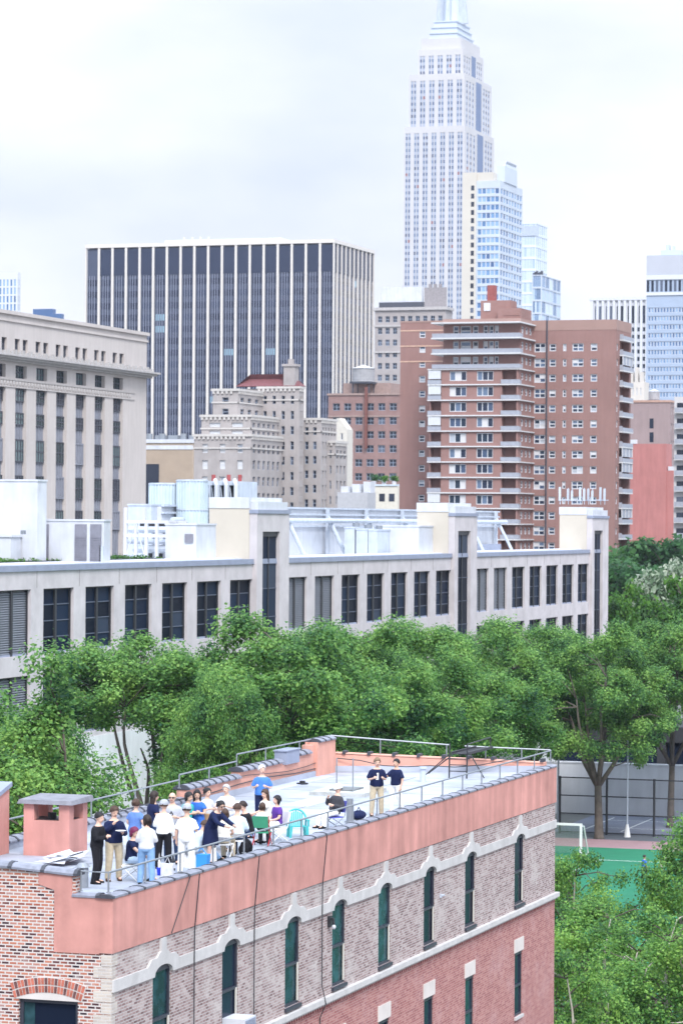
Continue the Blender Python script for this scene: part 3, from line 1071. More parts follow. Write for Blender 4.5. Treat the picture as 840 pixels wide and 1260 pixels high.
gt2 = glass('glass_curtain', [(0, (.026, .07, .085)), (.5, (.016, .045, .06))], .2, .12, 2.2)
for i, s in enumerate(US):
    near_window(YA + s, WW, 13.98, 16.36, 'up', [gt2, gl_near, gt2, gt2, gt2, gl_near, gl_near, gl_near][i])
for row, (z0, z1) in enumerate(((10.12, 12.34), (6, 8.2), (1.9, 4.1))):
    for i, s in enumerate(LS):
        near_window(YA + s, 1.0, z0, z1, 'low', gt2 if (i + row) % 3 == 0 else gl_near)
        q = MB()
        q.box(XF + .001, XF + .03, YA + s - .62, YA + s + .62, z1 + .002, z1 + .46)
        q.build('lintel', mat('lintel', (.6, .55, .52), .85, .1) if 'lintel' not in bpy.data.materials else bpy.data.materials['lintel'], near)
for x0, x1, z0, z1 in fh:
    o = MB()
    y = YA + .12
    for a, b, c, d in ((x0, x0 + .09, z0, z1), (x1 - .09, x1, z0, z1), (x0 + .09, x1 - .09, z1 - .1, z1), (x0 + .09, x1 - .09, z0, z0 + .08),
                       (x0 + .09, x1 - .09, (z0 + z1) / 2 - .02, (z0 + z1) / 2 + .05)):
        o.box(a, b, y - .03, y + .06, c, d)
    wi = o.build('window', M_['wframe'], near)
    p = MB()
    p.box(x0 + .09, x1 - .09, y + .02, y + .04, z0 + .08, z1 - .1)
    p.build('pane', gl_near, wi)
    c = MB()
    c.box(x0 + .09, x0 + .36, y + .012, y + .018, z0 + .1, z1 - .1)
    c.build('curtain', gt2, wi)
    # segmental arch of upright bricks
    a_ = MB()
    xc, hw, zt = (x0 + x1) / 2, (x1 - x0) / 2 + .1, z1 + .0
    for rw in range(2):
        nb = 22
        for k in range(nb):
            t0, t1 = (k / nb) * 2 - 1, ((k + .78) / nb) * 2 - 1
            g = lambda t, r: (xc + t * (hw + .06 * r), zt + .17 * (1 - t * t) + .185 * r)
            (ax, az), (bx, bz), (cx, cz), (dx, dz) = g(t0, rw), g(t1, rw), g(t1, rw + .84), g(t0, rw + .84)
            a_.hexa([(ax, YA - .025, az), (bx, YA - .025, bz), (bx, YA + .01, bz), (ax, YA + .01, az),
                     (dx, YA - .025, dz), (cx, YA - .025, cz), (cx, YA + .01, cz), (dx, YA + .01, dz)], (k * 7 + rw * 3) % 3 % 2)
    for k in range(12):
        t0, t1 = (k / 12) * 2 - 1, ((k + 1) / 12) * 2 - 1
        (ax, az), (bx, bz), (cx, cz), (dx, dz) = g(t0, 0), g(t1, 0), g(t1, 1.95), g(t0, 1.95)
        az = bz = z1 - .01
        a_.hexa([(ax, YA - .014, az), (bx, YA - .014, bz), (bx, YA + .01, bz), (ax, YA + .01, az),
                 (dx, YA - .014, dz), (cx, YA - .014, cz), (cx, YA + .01, cz), (dx, YA + .01, dz)], 2)
    a_.build('brick_arch', [mat('arch_brick', (.42, .13, .09), .9, .4, 6), mat('arch_brick_dark', (.13, .06, .06), .9, .3, 6), mat('arch_mortar', (.55, .51, .49), .9, .1)], near)
# cables down the wall and joints of the stucco
mb = MB()
for y, z0 in ((YA + 5.2, 8), (YA + 9.6, 8), (YA + 15.2, 12)):
    mb.tube([(XF + .2, y, 18.4), (XF + .075, y + .01, 17.0), (XF + .075, y, 16.0), (XF + .07, y + .03, 14.2), (XF + .19, y + .03, 13.7), (XF + .03, y, 13.3), (XF + .03, y, z0)], .016, 5)
mb.tube([(XF + .05, YA + 5.0, 18.4), (XF + .05, YA + 3.7, 17.1)], .012, 5)
mb.build('wall_cable', M_['black'], near)
# wall lamp
mb = MB()
c = hX(404, 1135, XF)
mb.box(XF + .001, XF + .08, c.y - .1, c.y + .1, c.z - .12, c.z + .18)
mb.tube([(XF + .05, c.y, c.z + .1), (XF + .14, c.y, c.z + .12), (XF + .16, c.y, c.z - .05)], .04, 8)
mb.ell((XF + .16, c.y, c.z - .12), .06, .06, .07, mi=1)
tag(mb.build('wall_lamp', [M_['black'], M_['white']]), 'small black bracket lamp on the brick wall between two arched windows', 'lamp')
mb = MB()
c = hX(541, 1102, XF)
mb.box(XF + .001, XF + .07, c.y - .06, c.y + .06, c.z - .06, c.z + .05)
mb.tube([(XF + .05, c.y, c.z), (XF + .15, c.y, c.z + .02)], .035, 8)
tag(mb.build('security_camera', [M_['white2']]), 'small white security camera on the brick wall', 'camera')
# air conditioner under the second arched window
ac = thing('air_conditioner', hX(291, 1262, XF), 'white window air conditioner sticking out of the brick wall', 'air conditioner')
c = ORG[ac.name]
mb = MB()
mb.box(XF - .1, XF + .55, YA + 7.6, YA + 8.45, 13.98, 14.42)
mb.build('casing', M_['white'], ac)
mb = MB()
for i in range(9):
    mb.box(XF + .552, XF + .57, YA + 7.66, YA + 8.39, 14.02 + i * .042, 14.045 + i * .042)
mb.build('grille', M_['slate'], ac)
# chimney with an open top storey and a slab
c = hZ(63, 1052, ROOF)
cx, cy = c.x, c.y + .3
w, dd = .66, .62
mb = MB()
z1 = ROOF + .95
mb.box(cx - w, cx + w, cy - dd, cy + dd, ROOF, z1)
for sx in (-1, 1):
    for sy in (-1, 1):
        x0, y0 = cx + sx * (w - .15), cy + sy * (dd - .15)
        mb.box(x0 - .15, x0 + .15, y0 - .15, y0 + .15, z1, z1 + .44)
chim = mb.build('chimney', M_['stucco'], near)
mb = MB()
mb.box(cx - w + .1, cx + w - .1, cy - dd + .1, cy + dd - .1, z1 + .005, z1 + .02)
mb.cyl((cx - .1, cy), .12, z1 + .02, z1 + .16, 10)
mb.build('flue', M_['black'], chim)
mb = MB()
mb.hexa([(cx - w - .14, cy - dd - .14, z1 + .44), (cx + w + .14, cy - dd - .14, z1 + .44), (cx + w + .14, cy + dd + .14, z1 + .44), (cx - w - .14, cy + dd + .14, z1 + .44),
         (cx - w - .1, cy - dd - .1, z1 + .55), (cx + w + .1, cy - dd - .1, z1 + .55), (cx + w + .1, cy + dd + .1, z1 + .6), (cx - w - .1, cy + dd + .1, z1 + .6)])
mb.build('chimney_cap', mat('slab_grey', (.2, .2, .23), .8, .25, 3), chim)
# stair bulkhead at the frame's left edge
b1 = hY(12.5, 1052, YA + 2.2)
mb = MB()
bx0, bx1, by0, by1 = XB_ - .04, -34.37, 74.2, 76.15
mb.hexa([(x, y, z) for z0, z1 in ((17, 17), (19.46, 19.98)) for x, y, z in ((bx0, by0, z0), (bx1, by0, z0), (bx1, by1, z1), (bx0, by1, z1))])
bh = mb.build('stair_bulkhead', M_['stucco'], near)
mb = MB()
mb.hexa([(x, y, z) for z0, z1 in ((19.45, 20.0), (19.57, 20.12)) for x, y, z in ((bx0 - .06, by0 - .06, z0), (bx1 + .06, by0 - .06, z0), (bx1 + .06, by1 + .06, z1), (bx0 - .06, by1 + .06, z1))])
mb.build('bulkhead_roof', M_['slate'], bh)

# ---------------------------------------------------------------- guard rails


def guard_rail(label, runs, posts, foot):
    """runs: polylines of the top rail; posts: points on them; foot: height of the post bottom under each"""
    p0 = Vector(runs[0][0])
    r = thing('guard_rail', (p0.x, p0.y, foot(p0)), label, 'railing', 'guard rails round the party roof')
    for q in runs:
        mb = MB()
        mb.tube(q, .026, 7)
        mb.build('top_rail', M_['metal'], r)
    for p in posts:
        mb = MB()
        mb.tube([(p[0], p[1], foot(Vector(p))), p], .024, 7)
        mb.cyl((p[0], p[1]), .06, foot(Vector(p)), foot(Vector(p)) + .015, 8)
        mb.build('post', M_['metal'], r)
    return r


zr = ZC + .55
xr = XF - .14
NP = 19
ys = [YA + .12 + (YB - YA - .3) * i / (NP - 1) for i in range(NP)]
guard_rail('grey pipe guard rail along the long salmon front parapet', [[(-28.35, YA + .15, zr), (xr, YA + .12, zr), (xr, YB - .15, zr)]],
           [(xr, y, zr) for y in ys] + [(-28.35, YA + .15, zr)], lambda p: ZC + .08)
xl = XB_ + .15
runs = [[(xl, 75.5, 18.97), (xl, 90.25, 19.06)], [(xl, 90.27, 19.22), (xl, 95.46, 19.27)], [(xl, 95.48, 19.5), (xl, 105.1, 19.5)]]
lp = [(xl, y, 19.0) for y in (77, 80, 83.2, 86.6)] + [(xl, 90.26, 19.22), (xl, 92.9, 19.24), (xl, 95.47, 19.5), (xl, 98.3, 19.5), (xl, 101.8, 19.5)]
guard_rail('grey pipe guard rail stepping up along the tree-side parapet', runs, lp,
           lambda p: 18.44 if p.y < 90.2 else 18.8 if p.y < 95.4 else 19.0 if p.y < 99.6 else 19.12)
guard_rail('grey pipe guard rail along the far end parapet of the roof', [[(xl, ye_(xl) - .15, 19.5), (-31.0, ye_(-31.0) - .15, 19.16)], [(-30.5, ye_(-30.5) - .15, 19.12), (XF - .16, YB - .15, 18.97)]],
           [(x, ye_(x) - .15, 19.46 - (x - xl) * .068) for x in (xl + .1, -33.3, -31.1, -29.8, -28.6)], lambda p: 18.86 - (p.x - XB_) * .048)

# ---------------------------------------------------------------- things on the roof


def chair(label, px, py, face, seatm, framem, seat=.43, group='folding chairs on the party roof', back=1):
    g = hZ(px, py, ROOF)
    d = Vector((-g.x, -g.y, 0)).normalized() * math.cos(R(face)) + Vector((CT, ST, 0)) * math.sin(R(face))
    r = thing('folding_chair', g, label, 'chair', group)
    r.rotation_euler = (0, 0, math.atan2(d.y, d.x) + PI / 2)
    def part(nm, mb, m):
        me = mb.mesh(nm, [m])
        child(nm, me, [m], r)
    mb = MB(); mb.box(-.22, .22, -.24, .2, seat - .03, seat); part('seat', mb, seatm)
    bz0, bz1 = (.12, .45) if back else (.08, .2)
    mb = MB(); mb.hexa([(-.22, .2, seat + bz0), (.22, .2, seat + bz0), (.22, .23, seat + bz0), (-.22, .23, seat + bz0),
                        (-.22, .28, seat + bz1), (.22, .28, seat + bz1), (.22, .31, seat + bz1), (-.22, .31, seat + bz1)]); part('backrest', mb, seatm)
    for s in (-1, 1):
        mb = MB(); mb.tube([(s * .24, -.27, 0.01), (s * .24, .2, seat + .02), (s * .24, .31, seat + bz1 + .02)], .014, 6); part('leg', mb, framem)
        mb = MB(); mb.tube([(s * .22, .27, .01), (s * .22, -.22, seat - .04)], .014, 6); part('leg', mb, framem)
    return r


cw = mat('chair_white', (.74, .74, .74), .5, .05)
chair('red and green folding chair under the child', 322, 1041, 170, mat('chair_green', (.05, .28, .16), .7), mat('chair_red', (.5, .04, .05), .6), .4)
chair('blue canvas folding chair of the man in the white cap', 411, 1018, -50, mat('canvas_blue', (.09, .1, .42), .8), M_['metal'], .32)
chair('white folding chair of the seated cream top with back turned', 275, 1058, 165, cw, cw, back=0)
chair('white folding chair of the pale blue shirt', 291, 1053, 170, cw, cw, back=0)
chair('white folding chair of the purple top', 341, 1036, -65, cw, cw, .4)
chair('white folding chair of the grey-haired man', 281, 1024, -35, cw, cw)
chair('white folding chair of the long-haired woman in jeans', 326, 1030, -60, cw, cw)
chair('white folding chair of the plum-haired woman', 161, 1083, 70, cw, cw, .4)
# teal moulded armchair
g = hZ(366, 1030, ROOF)
r = thing('garden_armchair', g, 'empty teal plastic armchair with a slotted round back', 'chair')
d = Vector((-g.x, -g.y, 0)).normalized()
r.rotation_euler = (0, 0, math.atan2(d.y, d.x) + PI / 2 + R(12))
r.scale = (.84, .84, .8)
teal = mat('plastic_teal', (.06, .42, .43), .35, .06, 3, .5)
def cpart(nm, mb, m=teal, sm=False):
    child(nm, mb.mesh(nm, [m], smooth=sm), [m], r)
mb = MB(); mb.hexa([(-.27, -.26, .38), (.27, -.26, .38), (.24, .22, .36), (-.24, .22, .36), (-.27, -.26, .42), (.27, -.26, .42), (.24, .22, .39), (-.24, .22, .39)]); cpart('seat', mb)
mb = MB()
arc = [(.33 * math.cos(t), .2 + .12 * math.sin(t) * 1.0, .62 + .34 * math.sin(t)) for t in [PI * i / 14 for i in range(15)]]
mb.tube([(.32, .2, .38)] + arc + [(-.32, .2, .38)], .035, 8)
for i in range(7):
    x = -.21 + i * .07
    mb.hexa([(x - .025, .21, .38), (x + .025, .21, .38), (x + .025, .225, .38), (x - .025, .225, .38),
             (x - .025, .3, .92 - abs(x) * .5), (x + .025, .3, .92 - abs(x) * .5), (x + .025, .315, .92 - abs(x) * .5), (x - .025, .315, .92 - abs(x) * .5)])
cpart('backrest', mb)
for s in (-1, 1):
    mb = MB(); mb.box(s * .32 - .045, s * .32 + .045, -.28, .22, .6, .64); mb.box(s * .32 - .03, s * .32 + .03, -.27, -.2, .4, .6); cpart('armrest', mb)
    for y in (-.24, .2):
        mb = MB(); mb.hexa([(s * .3 - .04, y - .03, 0), (s * .3 + .04, y - .03, 0), (s * .3 + .04, y + .03, 0), (s * .3 - .04, y + .03, 0),
                            (s * .27 - .05, y - .04, .4), (s * .27 + .05, y - .04, .4), (s * .27 + .05, y + .04, .4), (s * .27 - .05, y + .04, .4)]); cpart('leg', mb)
# food table
g = hZ(268, 1046, ROOF)
r = thing('folding_table', g, 'white folding table with food between the seated backs and the standing crowd', 'table')
r.rotation_euler = (0, 0, R(-8))
mb = MB(); mb.box(-.4, .4, -.9, .9, .7, .74); child('table_top', mb.mesh('table_top', [cw]), [cw], r)
for sx in (-1, 1):
    for sy in (-1, 1):
        mb = MB(); mb.tube([(sx * .34, sy * .8, 0), (sx * .34, sy * .7, .7)], .018, 6); child('leg', mb.mesh('leg', [M_['metal']]), [M_['metal']], r)
items = [('food_bowl', 'white salad bowl on the food table', 'bowl', (0, .5)), ('food_tray', 'foil tray on the food table', 'tray', (.1, -.1)), ('drink_bottle', 'clear drink bottle on the food table', 'bottle', (-.2, .2)),
         ('paper_bag', 'brown paper bag on the food table', 'bag', (-.1, -.6))]
for nm, lb, ct, (x, y) in items:
    p = Vector((g.x + x, g.y + y, ROOF + .74))
    mb = MB()
    if ct == 'bowl':
        mb.lathe(p, [(.07, 0), (.13, .05), (.17, .1), (.16, .1), (.1, .04), (.02, .03)]); m = cw
    elif ct == 'tray':
        mb.hexa([p + Vector(q) for q in ((-.13, -.18, 0), (.13, -.18, 0), (.13, .18, 0), (-.13, .18, 0), (-.17, -.22, .06), (.17, -.22, .06), (.17, .22, .06), (-.17, .22, .06))]); m = M_['metal']
    elif ct == 'bottle':
        mb.lathe(p, [(.05, 0), (.055, .03), (.055, .2), (.02, .26), (.018, .3), (.002, .3)]); m = mat('bottle_clear', (.5, .6, .65), .15)
    else:
        mb.hexa([p + Vector(q) for q in ((-.1, -.07, 0), (.1, -.07, 0), (.1, .07, 0), (-.1, .07, 0), (-.11, -.02, .3), (.1, -.03, .28), (.1, .03, .3), (-.1, .02, .31))]); m = mat('paper_brown', (.35, .22, .12))
    tag(mb.build(nm, [m], origin=p), lb, ct)


def floor_item(nm, lb, ct, px, py, fn, mats):
    p = hZ(px, py, ROOF)
    mb = MB()
    fn(mb, p)
    return tag(mb.build(nm, mats, origin=p), lb, ct)


blue = mat('plastic_blue', (.02, .05, .55), .4, .05)
sky = mat('bag_blue', (.04, .26, .62), .6, .1)
floor_item('paper_cup', 'bright blue cup with a white bottle neck on the roof edge', 'cup', 196, 1077, lambda m, p: (m.lathe(p, [(.045, 0), (.07, .2), (.06, .2), (.04, .05)]), m.lathe(p + Vector((0, 0, .02)), [(.03, 0), (.035, .3), (.014, .4), (.002, .55)], mi=1)), [blue, cw])
floor_item('cooler_bag', 'bright blue cooler bag on the roof by the rail', 'bag', 248, 1067, lambda m, p: (m.hexa([p + Vector(q) for q in ((-.18, -.13, 0), (.18, -.13, 0), (.18, .13, 0), (-.18, .13, 0), (-.2, -.14, .34), (.2, -.14, .34), (.2, .14, .34), (-.2, .14, .34))]), m.tube([p + Vector((-.15, 0, .33)), p + Vector((0, 0, .5)), p + Vector((.15, 0, .33))], .015, 6)), [sky])
floor_item('shopping_bag', 'crumpled white shopping bag beside the blue cooler bag', 'bag', 259, 1062, lambda m, p: (m.hexa([p + Vector(q) for q in ((-.17, -.1, 0), (.17, -.1, 0), (.15, .1, 0), (-.16, .1, 0), (-.2, -.04, .42), (.17, -.06, .38), (.14, .05, .45), (-.18, .05, .36))]), m.tube([p + Vector((-.1, 0, .36)), p + Vector((0, .02, .55)), p + Vector((.1, 0, .38))], .012, 5)), [cw])
floor_item('drink_bottle', 'dark bottle with a white label standing on the roof', 'bottle', 213, 1071, lambda m, p: (m.lathe(p, [(.055, 0), (.06, .04), (.06, .24), (.025, .32), (.022, .42), (.002, .42)]), m.lathe(p + Vector((0, 0, .06)), [(.062, 0), (.062, .14), (.061, .14)], mi=1)), [M_['black'], cw])
floor_item('backpack', 'black backpack slumped on the roof behind the pale blue shirt', 'bag', 303, 1053, lambda m, p: (m.ell(p + Vector((0, 0, .22)), .17, .22, .24), m.ell(p + Vector((-.12, 0, .16)), .09, .16, .14), m.tube([p + Vector((.1, -.1, .1)), p + Vector((.2, -.1, .3)), p + Vector((.05, -.08, .44))], .02, 6)), [PM['black']])
floor_item('cool_box', 'white cool box with a grey lid beside the crouching person', 'cool box', 236, 1066, lambda m, p: (m.box(p.x - .2, p.x + .2, p.y - .3, p.y + .3, p.z, p.z + .34), m.box(p.x - .22, p.x + .22, p.y - .32, p.y + .32, p.z + .342, p.z + .41, 1), m.tube([p + Vector((0, -.33, .3)), p + Vector((0, -.36, .46)), p + Vector((0, .36, .46)), p + Vector((0, .33, .3))], .015, 6, 1)), [cw, M_['metal']])
floor_item('tote_bag', 'grey cloth tote bag on the roof between the jeans and the rail', 'bag', 206, 1078, lambda m, p: (m.hexa([p + Vector(q) for q in ((-.16, -.06, 0), (.16, -.06, 0), (.16, .08, 0), (-.16, .08, 0), (-.17, -.02, .32), (.15, -.03, .3), (.15, .03, .31), (-.16, .04, .33))]), m.tube([p + Vector((-.08, 0, .3)), p + Vector((0, .02, .48)), p + Vector((.08, 0, .3))], .012, 5)), [PM['light_grey']])
floor_item('roof_drain', 'dark round roof drain in the middle of the empty white roof', 'drain', 372, 965, lambda m, p: (m.cyl(p, .2, p.z + .013, p.z + .05, 14), m.cyl(p, .1, p.z + .051, p.z + .12, 12)), [M_['black']])
floor_item('vent_pipe', 'short white vent pipe far out on the empty roof', 'pipe', 520, 962, lambda m, p: (m.cyl(p, .1, p.z, p.z + .45, 12), m.cyl(p, .15, p.z + .452, p.z + .52, 12)), [M_['white2']])
floor_item('gym_bag', 'small navy bag lying on the roof by the vent pipe', 'bag', 441, 1008, lambda m, p: (m.ell(p + Vector((0, 0, .13)), .22, .36, .14), m.tube([p + Vector((0, -.2, .24)), p + Vector((0, 0, .36)), p + Vector((0, .2, .24))], .015, 6)), [PM['navy']])
floor_item('vent_pipe', 'grey vent pipe with a flared hood by the roof corner', 'pipe', 102, 1092, lambda m, p: (m.cyl(p, .14, p.z, p.z + .5, 14), m.cyl(p, .19, p.z + .5, p.z + .6, 14, r2=.1)), [M_['metal']])
floor_item('vent_pipe', 'slim grey vent pipe beside the navy bag', 'pipe', 430, 1012, lambda m, p: (m.cyl(p, .1, p.z, p.z + .72, 14), m.cyl(p, .15, p.z, p.z + .04, 14)), [M_['metal']])
def plate_fn(m, p):
    m.lathe(p, [(.06, 0), (.13, .018), (.14, .026), (.06, .012)])
wr = p_plate['_wr']
rz = Matrix.Rotation(p_plate.rotation_euler.z, 3, 'Z')
pw = ORG[p_plate.name] + rz @ (Vector(wr[0]) + Vector((-.06, -.11, .035)))
mb = MB()
plate_fn(mb, pw)
tag(mb.build('plate', [cw], origin=pw), 'white plate held by the man in the navy sweater', 'plate')
for o in list(bpy.data.objects):
    if '_wr' in o:
        del o['_wr']
# sheets of paper near the chimney
p = hZ(72, 1062, ROOF)
mb = MB()
random.seed(3)
for i in range(7):
    a = random.random() * 3
    c = p + Vector((random.uniform(-.5, .5), random.uniform(-.9, .9), .01 + i * .012))
    u, v = Vector((math.cos(a), math.sin(a), .12)) * .26, Vector((-math.sin(a), math.cos(a), -.08)) * .4
    q = [c - u - v, c + u - v + Vector((0, 0, .09)), c + u + v, c - u + v + Vector((0, 0, .12))]
    mb.hexa([w + Vector((0, 0, .07)) for w in q] + [w + Vector((0, 0, .078)) for w in q])
tag(mb.build('plastic_sheet', [M_['white']], origin=p), 'crumpled white plastic sheeting on the roof in front of the chimney', 'sheeting')
# hatch with two pole brackets
p = hZ(428, 976, ROOF)
r = thing('roof_hatch', p, 'low flat roof hatch with two thin upright poles', 'hatch')
mb = MB(); mb.box(p.x - .95, p.x + .95, p.y - 1.2, p.y + 1.2, ROOF, ROOF + .12); mb.build('curb', mat('hatch_grey', (.42, .43, .42), .8, .3, 2), r)
mb = MB(); mb.box(p.x - .45, p.x + .35, p.y - .6, p.y + .6, ROOF + .12, ROOF + .17); mb.build('cover', mat('hatch_dark', (.16, .17, .18), .8, .4, 3), r)
for px in (414, 434):
    q = hZ(px, 974, ROOF + .12)
    mb = MB(); mb.tube([(q.x, q.y, ROOF + .12), (q.x, q.y, ROOF + 1.22)], .022, 6); mb.build('pole', M_['metal'], r)
# steel stile over the end parapet
r = thing('roof_ladder', (-30, 104.6, ROOF), 'black steel stile ladder climbing over the far end parapet', 'ladder')
bs = M_['black']
for s in (-.32, .32):
    mb = MB(); mb.tube([(-29.9 + s, 104.2, ROOF), (-29.9 + s, 104.25, ROOF + 1.22)], .028, 6); mb.build('post', bs, r)
for i in range(3):
    mb = MB(); mb.tube([(-30.22, 104.2, ROOF + .25 + i * .22), (-29.58, 104.2, ROOF + .25 + i * .22)], .018, 6); mb.build('rung', bs, r)
mb = MB(); 
for i in range(6):
    mb.box(-30.1 + i * .09, -30.06 + i * .09, 104.2, 107.4, ROOF + .84, ROOF + .87)
mb.box(-30.16, -30.11, 104.2, 107.4, ROOF + .84, ROOF + .93); mb.box(-29.56, -29.51, 104.2, 107.4, ROOF + .84, ROOF + .93); mb.build('platform', bs, r)
mb = MB()
for a, b in (((-30.3, 104.6, ROOF + .84), (-31.2, 104.4, ROOF + .02)), ((-30.3, 105.4, ROOF + .84), (-31.4, 105.6, ROOF + .02)), ((-29.5, 104.4, ROOF + .84), (-29.0, 104.4, ROOF + .02))):
    mb.tube([a, b], .022, 6)
mb.build('strut', bs, r)
mb = MB(); mb.tube([(-29.58, 104.25, ROOF + 1.2), (-29.58, 107.3, ROOF + 1.25), (-29.58, 107.3, ROOF + .88)], .022, 6); mb.build('handrail', bs, r)
# cables sagging along the inside of the parapets
def cable(label, pts, rad=.018):
    mb = MB()
    mb.tube(pts, rad, 5)
    tag(mb.build('cable', [M_['black']], origin=pts[0]), label, 'cable', 'cables along the parapets')
xi = XB_ + .34
cable('black cable running low along the tree-side parapet', [(xi, 84 + i * 2.8, ROOF + .32 + .06 * math.sin(i * 1.7)) for i in range(9)])
cable('thin cable higher up the tree-side parapet', [(xi, 92 + i * 2, ROOF + .5 + .1 * math.sin(i * 1.1)) for i in range(8)], .013)
cable('black cable sagging across the far end parapet', [(XB_ + .45 + i * .8, ye_(XB_ + .45 + i * .8) - .4 - .5 * math.sin(i / 8 * PI), ROOF + .5 - .28 * math.sin(i / 8 * PI) + .05 * math.sin(i * 2)) for i in range(9)])

# ---------------------------------------------------------------- ground, pitch, courts
def sheet(name, x0, x1, y0, y1, z, m, kind='structure'):
    mb = MB()
    mb.quad((x0, y0, z), (x1, y0, z), (x1, y1, z), (x0, y1, z))
    return mb.build(name, m, origin=((x0 + x1) / 2, (y0 + y1) / 2, z), kind=kind)


sheet('ground', -4000, 3000, -300, 6000, 0, mat('city_ground', (.16, .165, .16), .95, .2, .05))
yt = hZ(740, 1043, 0).y      # far edge of the turf
yk = hZ(740, 1033, 0).y
yf = hZ(740, 1027, 0).y      # fence
yw = 280.6                   # wall behind the courts
sheet('pitch', -67.3, 30, 150, yt, .008, mat('turf_green', (.016, .16, .085), .95, .12, .4))
sheet('running_track', -67.3, 30, yt, yk, .008, mat('track_pink', (.3, .19, .205), .95, .1, .8))
sheet('court_edge', -67.3, 30, yk, yf + .6, .008, mat('asphalt_dark', (.09, .1, .12), .95, .15, .8))
sheet('ball_court', -67.3, 30, yf + .6, yw, .012, mat('court_asphalt', (.17, .19, .25), .95, .14, .3))
lm = mat('line_white', (.72, .74, .74), .9, .1)
g1 = hZ(710, 1057, 0)
sheet('pitch_line', -67, 20, g1.y - .07, g1.y + .07, .013, lm)
sheet('pitch_line', -58, -57.86, 160, g1.y - .07, .013, lm)
for x in (-65, -61.5, -53, -44.5):
    sheet('court_line', x, x + .12, yf + 3, yw - 2, .017, lm)
for y in (yf + 6, yf + 13):
    sheet('court_line', -65, -35, y, y + .12, .021, lm)
sheet('street', -82.9, -75.5, 120, 420, .008, mat('street_asphalt', (.07, .072, .08), .9, .15, .5))
sheet('pavement', -75.5, -36, 60, 246, .006, mat('pavement_pale', (.46, .46, .47), .9, .12, .5))
mb = MB(); mb.box(-75.6, -75.4, 60, 246, 0, .13); mb.build('kerb', M_['concrete'], kind='structure')
# long pale wall behind the courts
mb = MB()
mb.box(-73.5, 40, yw, yw + .35, 0, 4.75)
for i in range(24):
    x = -70 + i * 4.6
    mb.box(x, x + .05, yw - .012, yw, 0, 4.72)
mb.box(-73.6, 40, yw - .06, yw + .41, 4.752, 4.9)
tag(mb.build('court_wall', mat('wall_pale', (.62, .635, .68), .85, .08, .4, streak=.1), origin=(-17, yw, 0)), 'long pale grey handball wall behind the blue-grey courts', 'wall')
# chain-link fence in front of the courts
mesh_m, t, b = nt('chain_link')
tr = N(t, 'ShaderNodeBsdfTransparent')
ms = N(t, 'ShaderNodeMixShader')
ms.inputs[0].default_value = .2
b.inputs['Base Color'].default_value = (.05, .055, .07, 1)
t.links.new(tr.outputs[0], ms.inputs[1])
t.links.new(b.outputs[0], ms.inputs[2])
t.links.new(ms.outputs[0], t.nodes['Material Output'].inputs['Surface'])


def fence(label, x0, x1, y, h, step, group='chain-link fences of the courts'):
    r = thing('chain_link_fence', ((x0 + x1) / 2, y, 0), label, 'fence', group)
    mb = MB(); mb.quad((x0, y, .05), (x1, y, .05), (x1, y, h), (x0, y, h)); mb.build('mesh_panel', mesh_m, r)
    n = int((x1 - x0) / step)
    for i in range(n + 1):
        x = x0 + i * (x1 - x0) / n
        mb = MB(); mb.tube([(x, y, 0), (x, y, h + .1)], .11, 6); mb.build('post', M_['black'], r)
    for z in (.15, h * .36, h * .68, h):
        mb = MB(); mb.tube([(x0, y, z), (x1, y, z)], .055, 5); mb.build('rail', M_['black'], r)
    return r


fence('tall black chain-link fence between the pink track and the courts', -66.2, -20, yf, 4.9, 4.2)
fence('lower black chain-link fence inside the ball courts', -56, -30, yf + 11, 3.2, 4.3)
# goal on the far line of the pitch
gp = hZ(714, 1054, 0)
r = thing('football_goal', (gp.x - 3, gp.y, 0), 'white football goal with a slanting back frame on the green pitch', 'goal')
for x in (gp.x, gp.x - 6):
    mb = MB(); mb.box(x - .09, x + .09, gp.y - .09, gp.y + .09, 0, 2.5); mb.build('post', cw, r)
    mb = MB(); mb.tube([(x, gp.y, 2.5), (x + .05, gp.y + .8, 2.4), (x + .1, gp.y + 2.1, .05), (x, gp.y, .05)], .06, 6); mb.build('back_frame', cw, r)
mb = MB(); mb.box(gp.x - 6.09, gp.x + .09, gp.y - .09, gp.y + .09, 2.5, 2.68); mb.build('crossbar', cw, r)
mb = MB()
mb.quad((gp.x - 6, gp.y + .8, 2.4), (gp.x, gp.y + .8, 2.4), (gp.x, gp.y + 2.1, .03), (gp.x - 6, gp.y + 2.1, .03))
nm_, t, b = nt('goal_net')
tr = N(t, 'ShaderNodeBsdfTransparent'); ms = N(t, 'ShaderNodeMixShader'); ms.inputs[0].default_value = .25
b.inputs['Base Color'].default_value = (.7, .7, .7, 1)
t.links.new(tr.outputs[0], ms.inputs[1]); t.links.new(b.outputs[0], ms.inputs[2]); t.links.new(ms.outputs[0], t.nodes['Material Output'].inputs['Surface'])
mb.build('net', nm_, r)
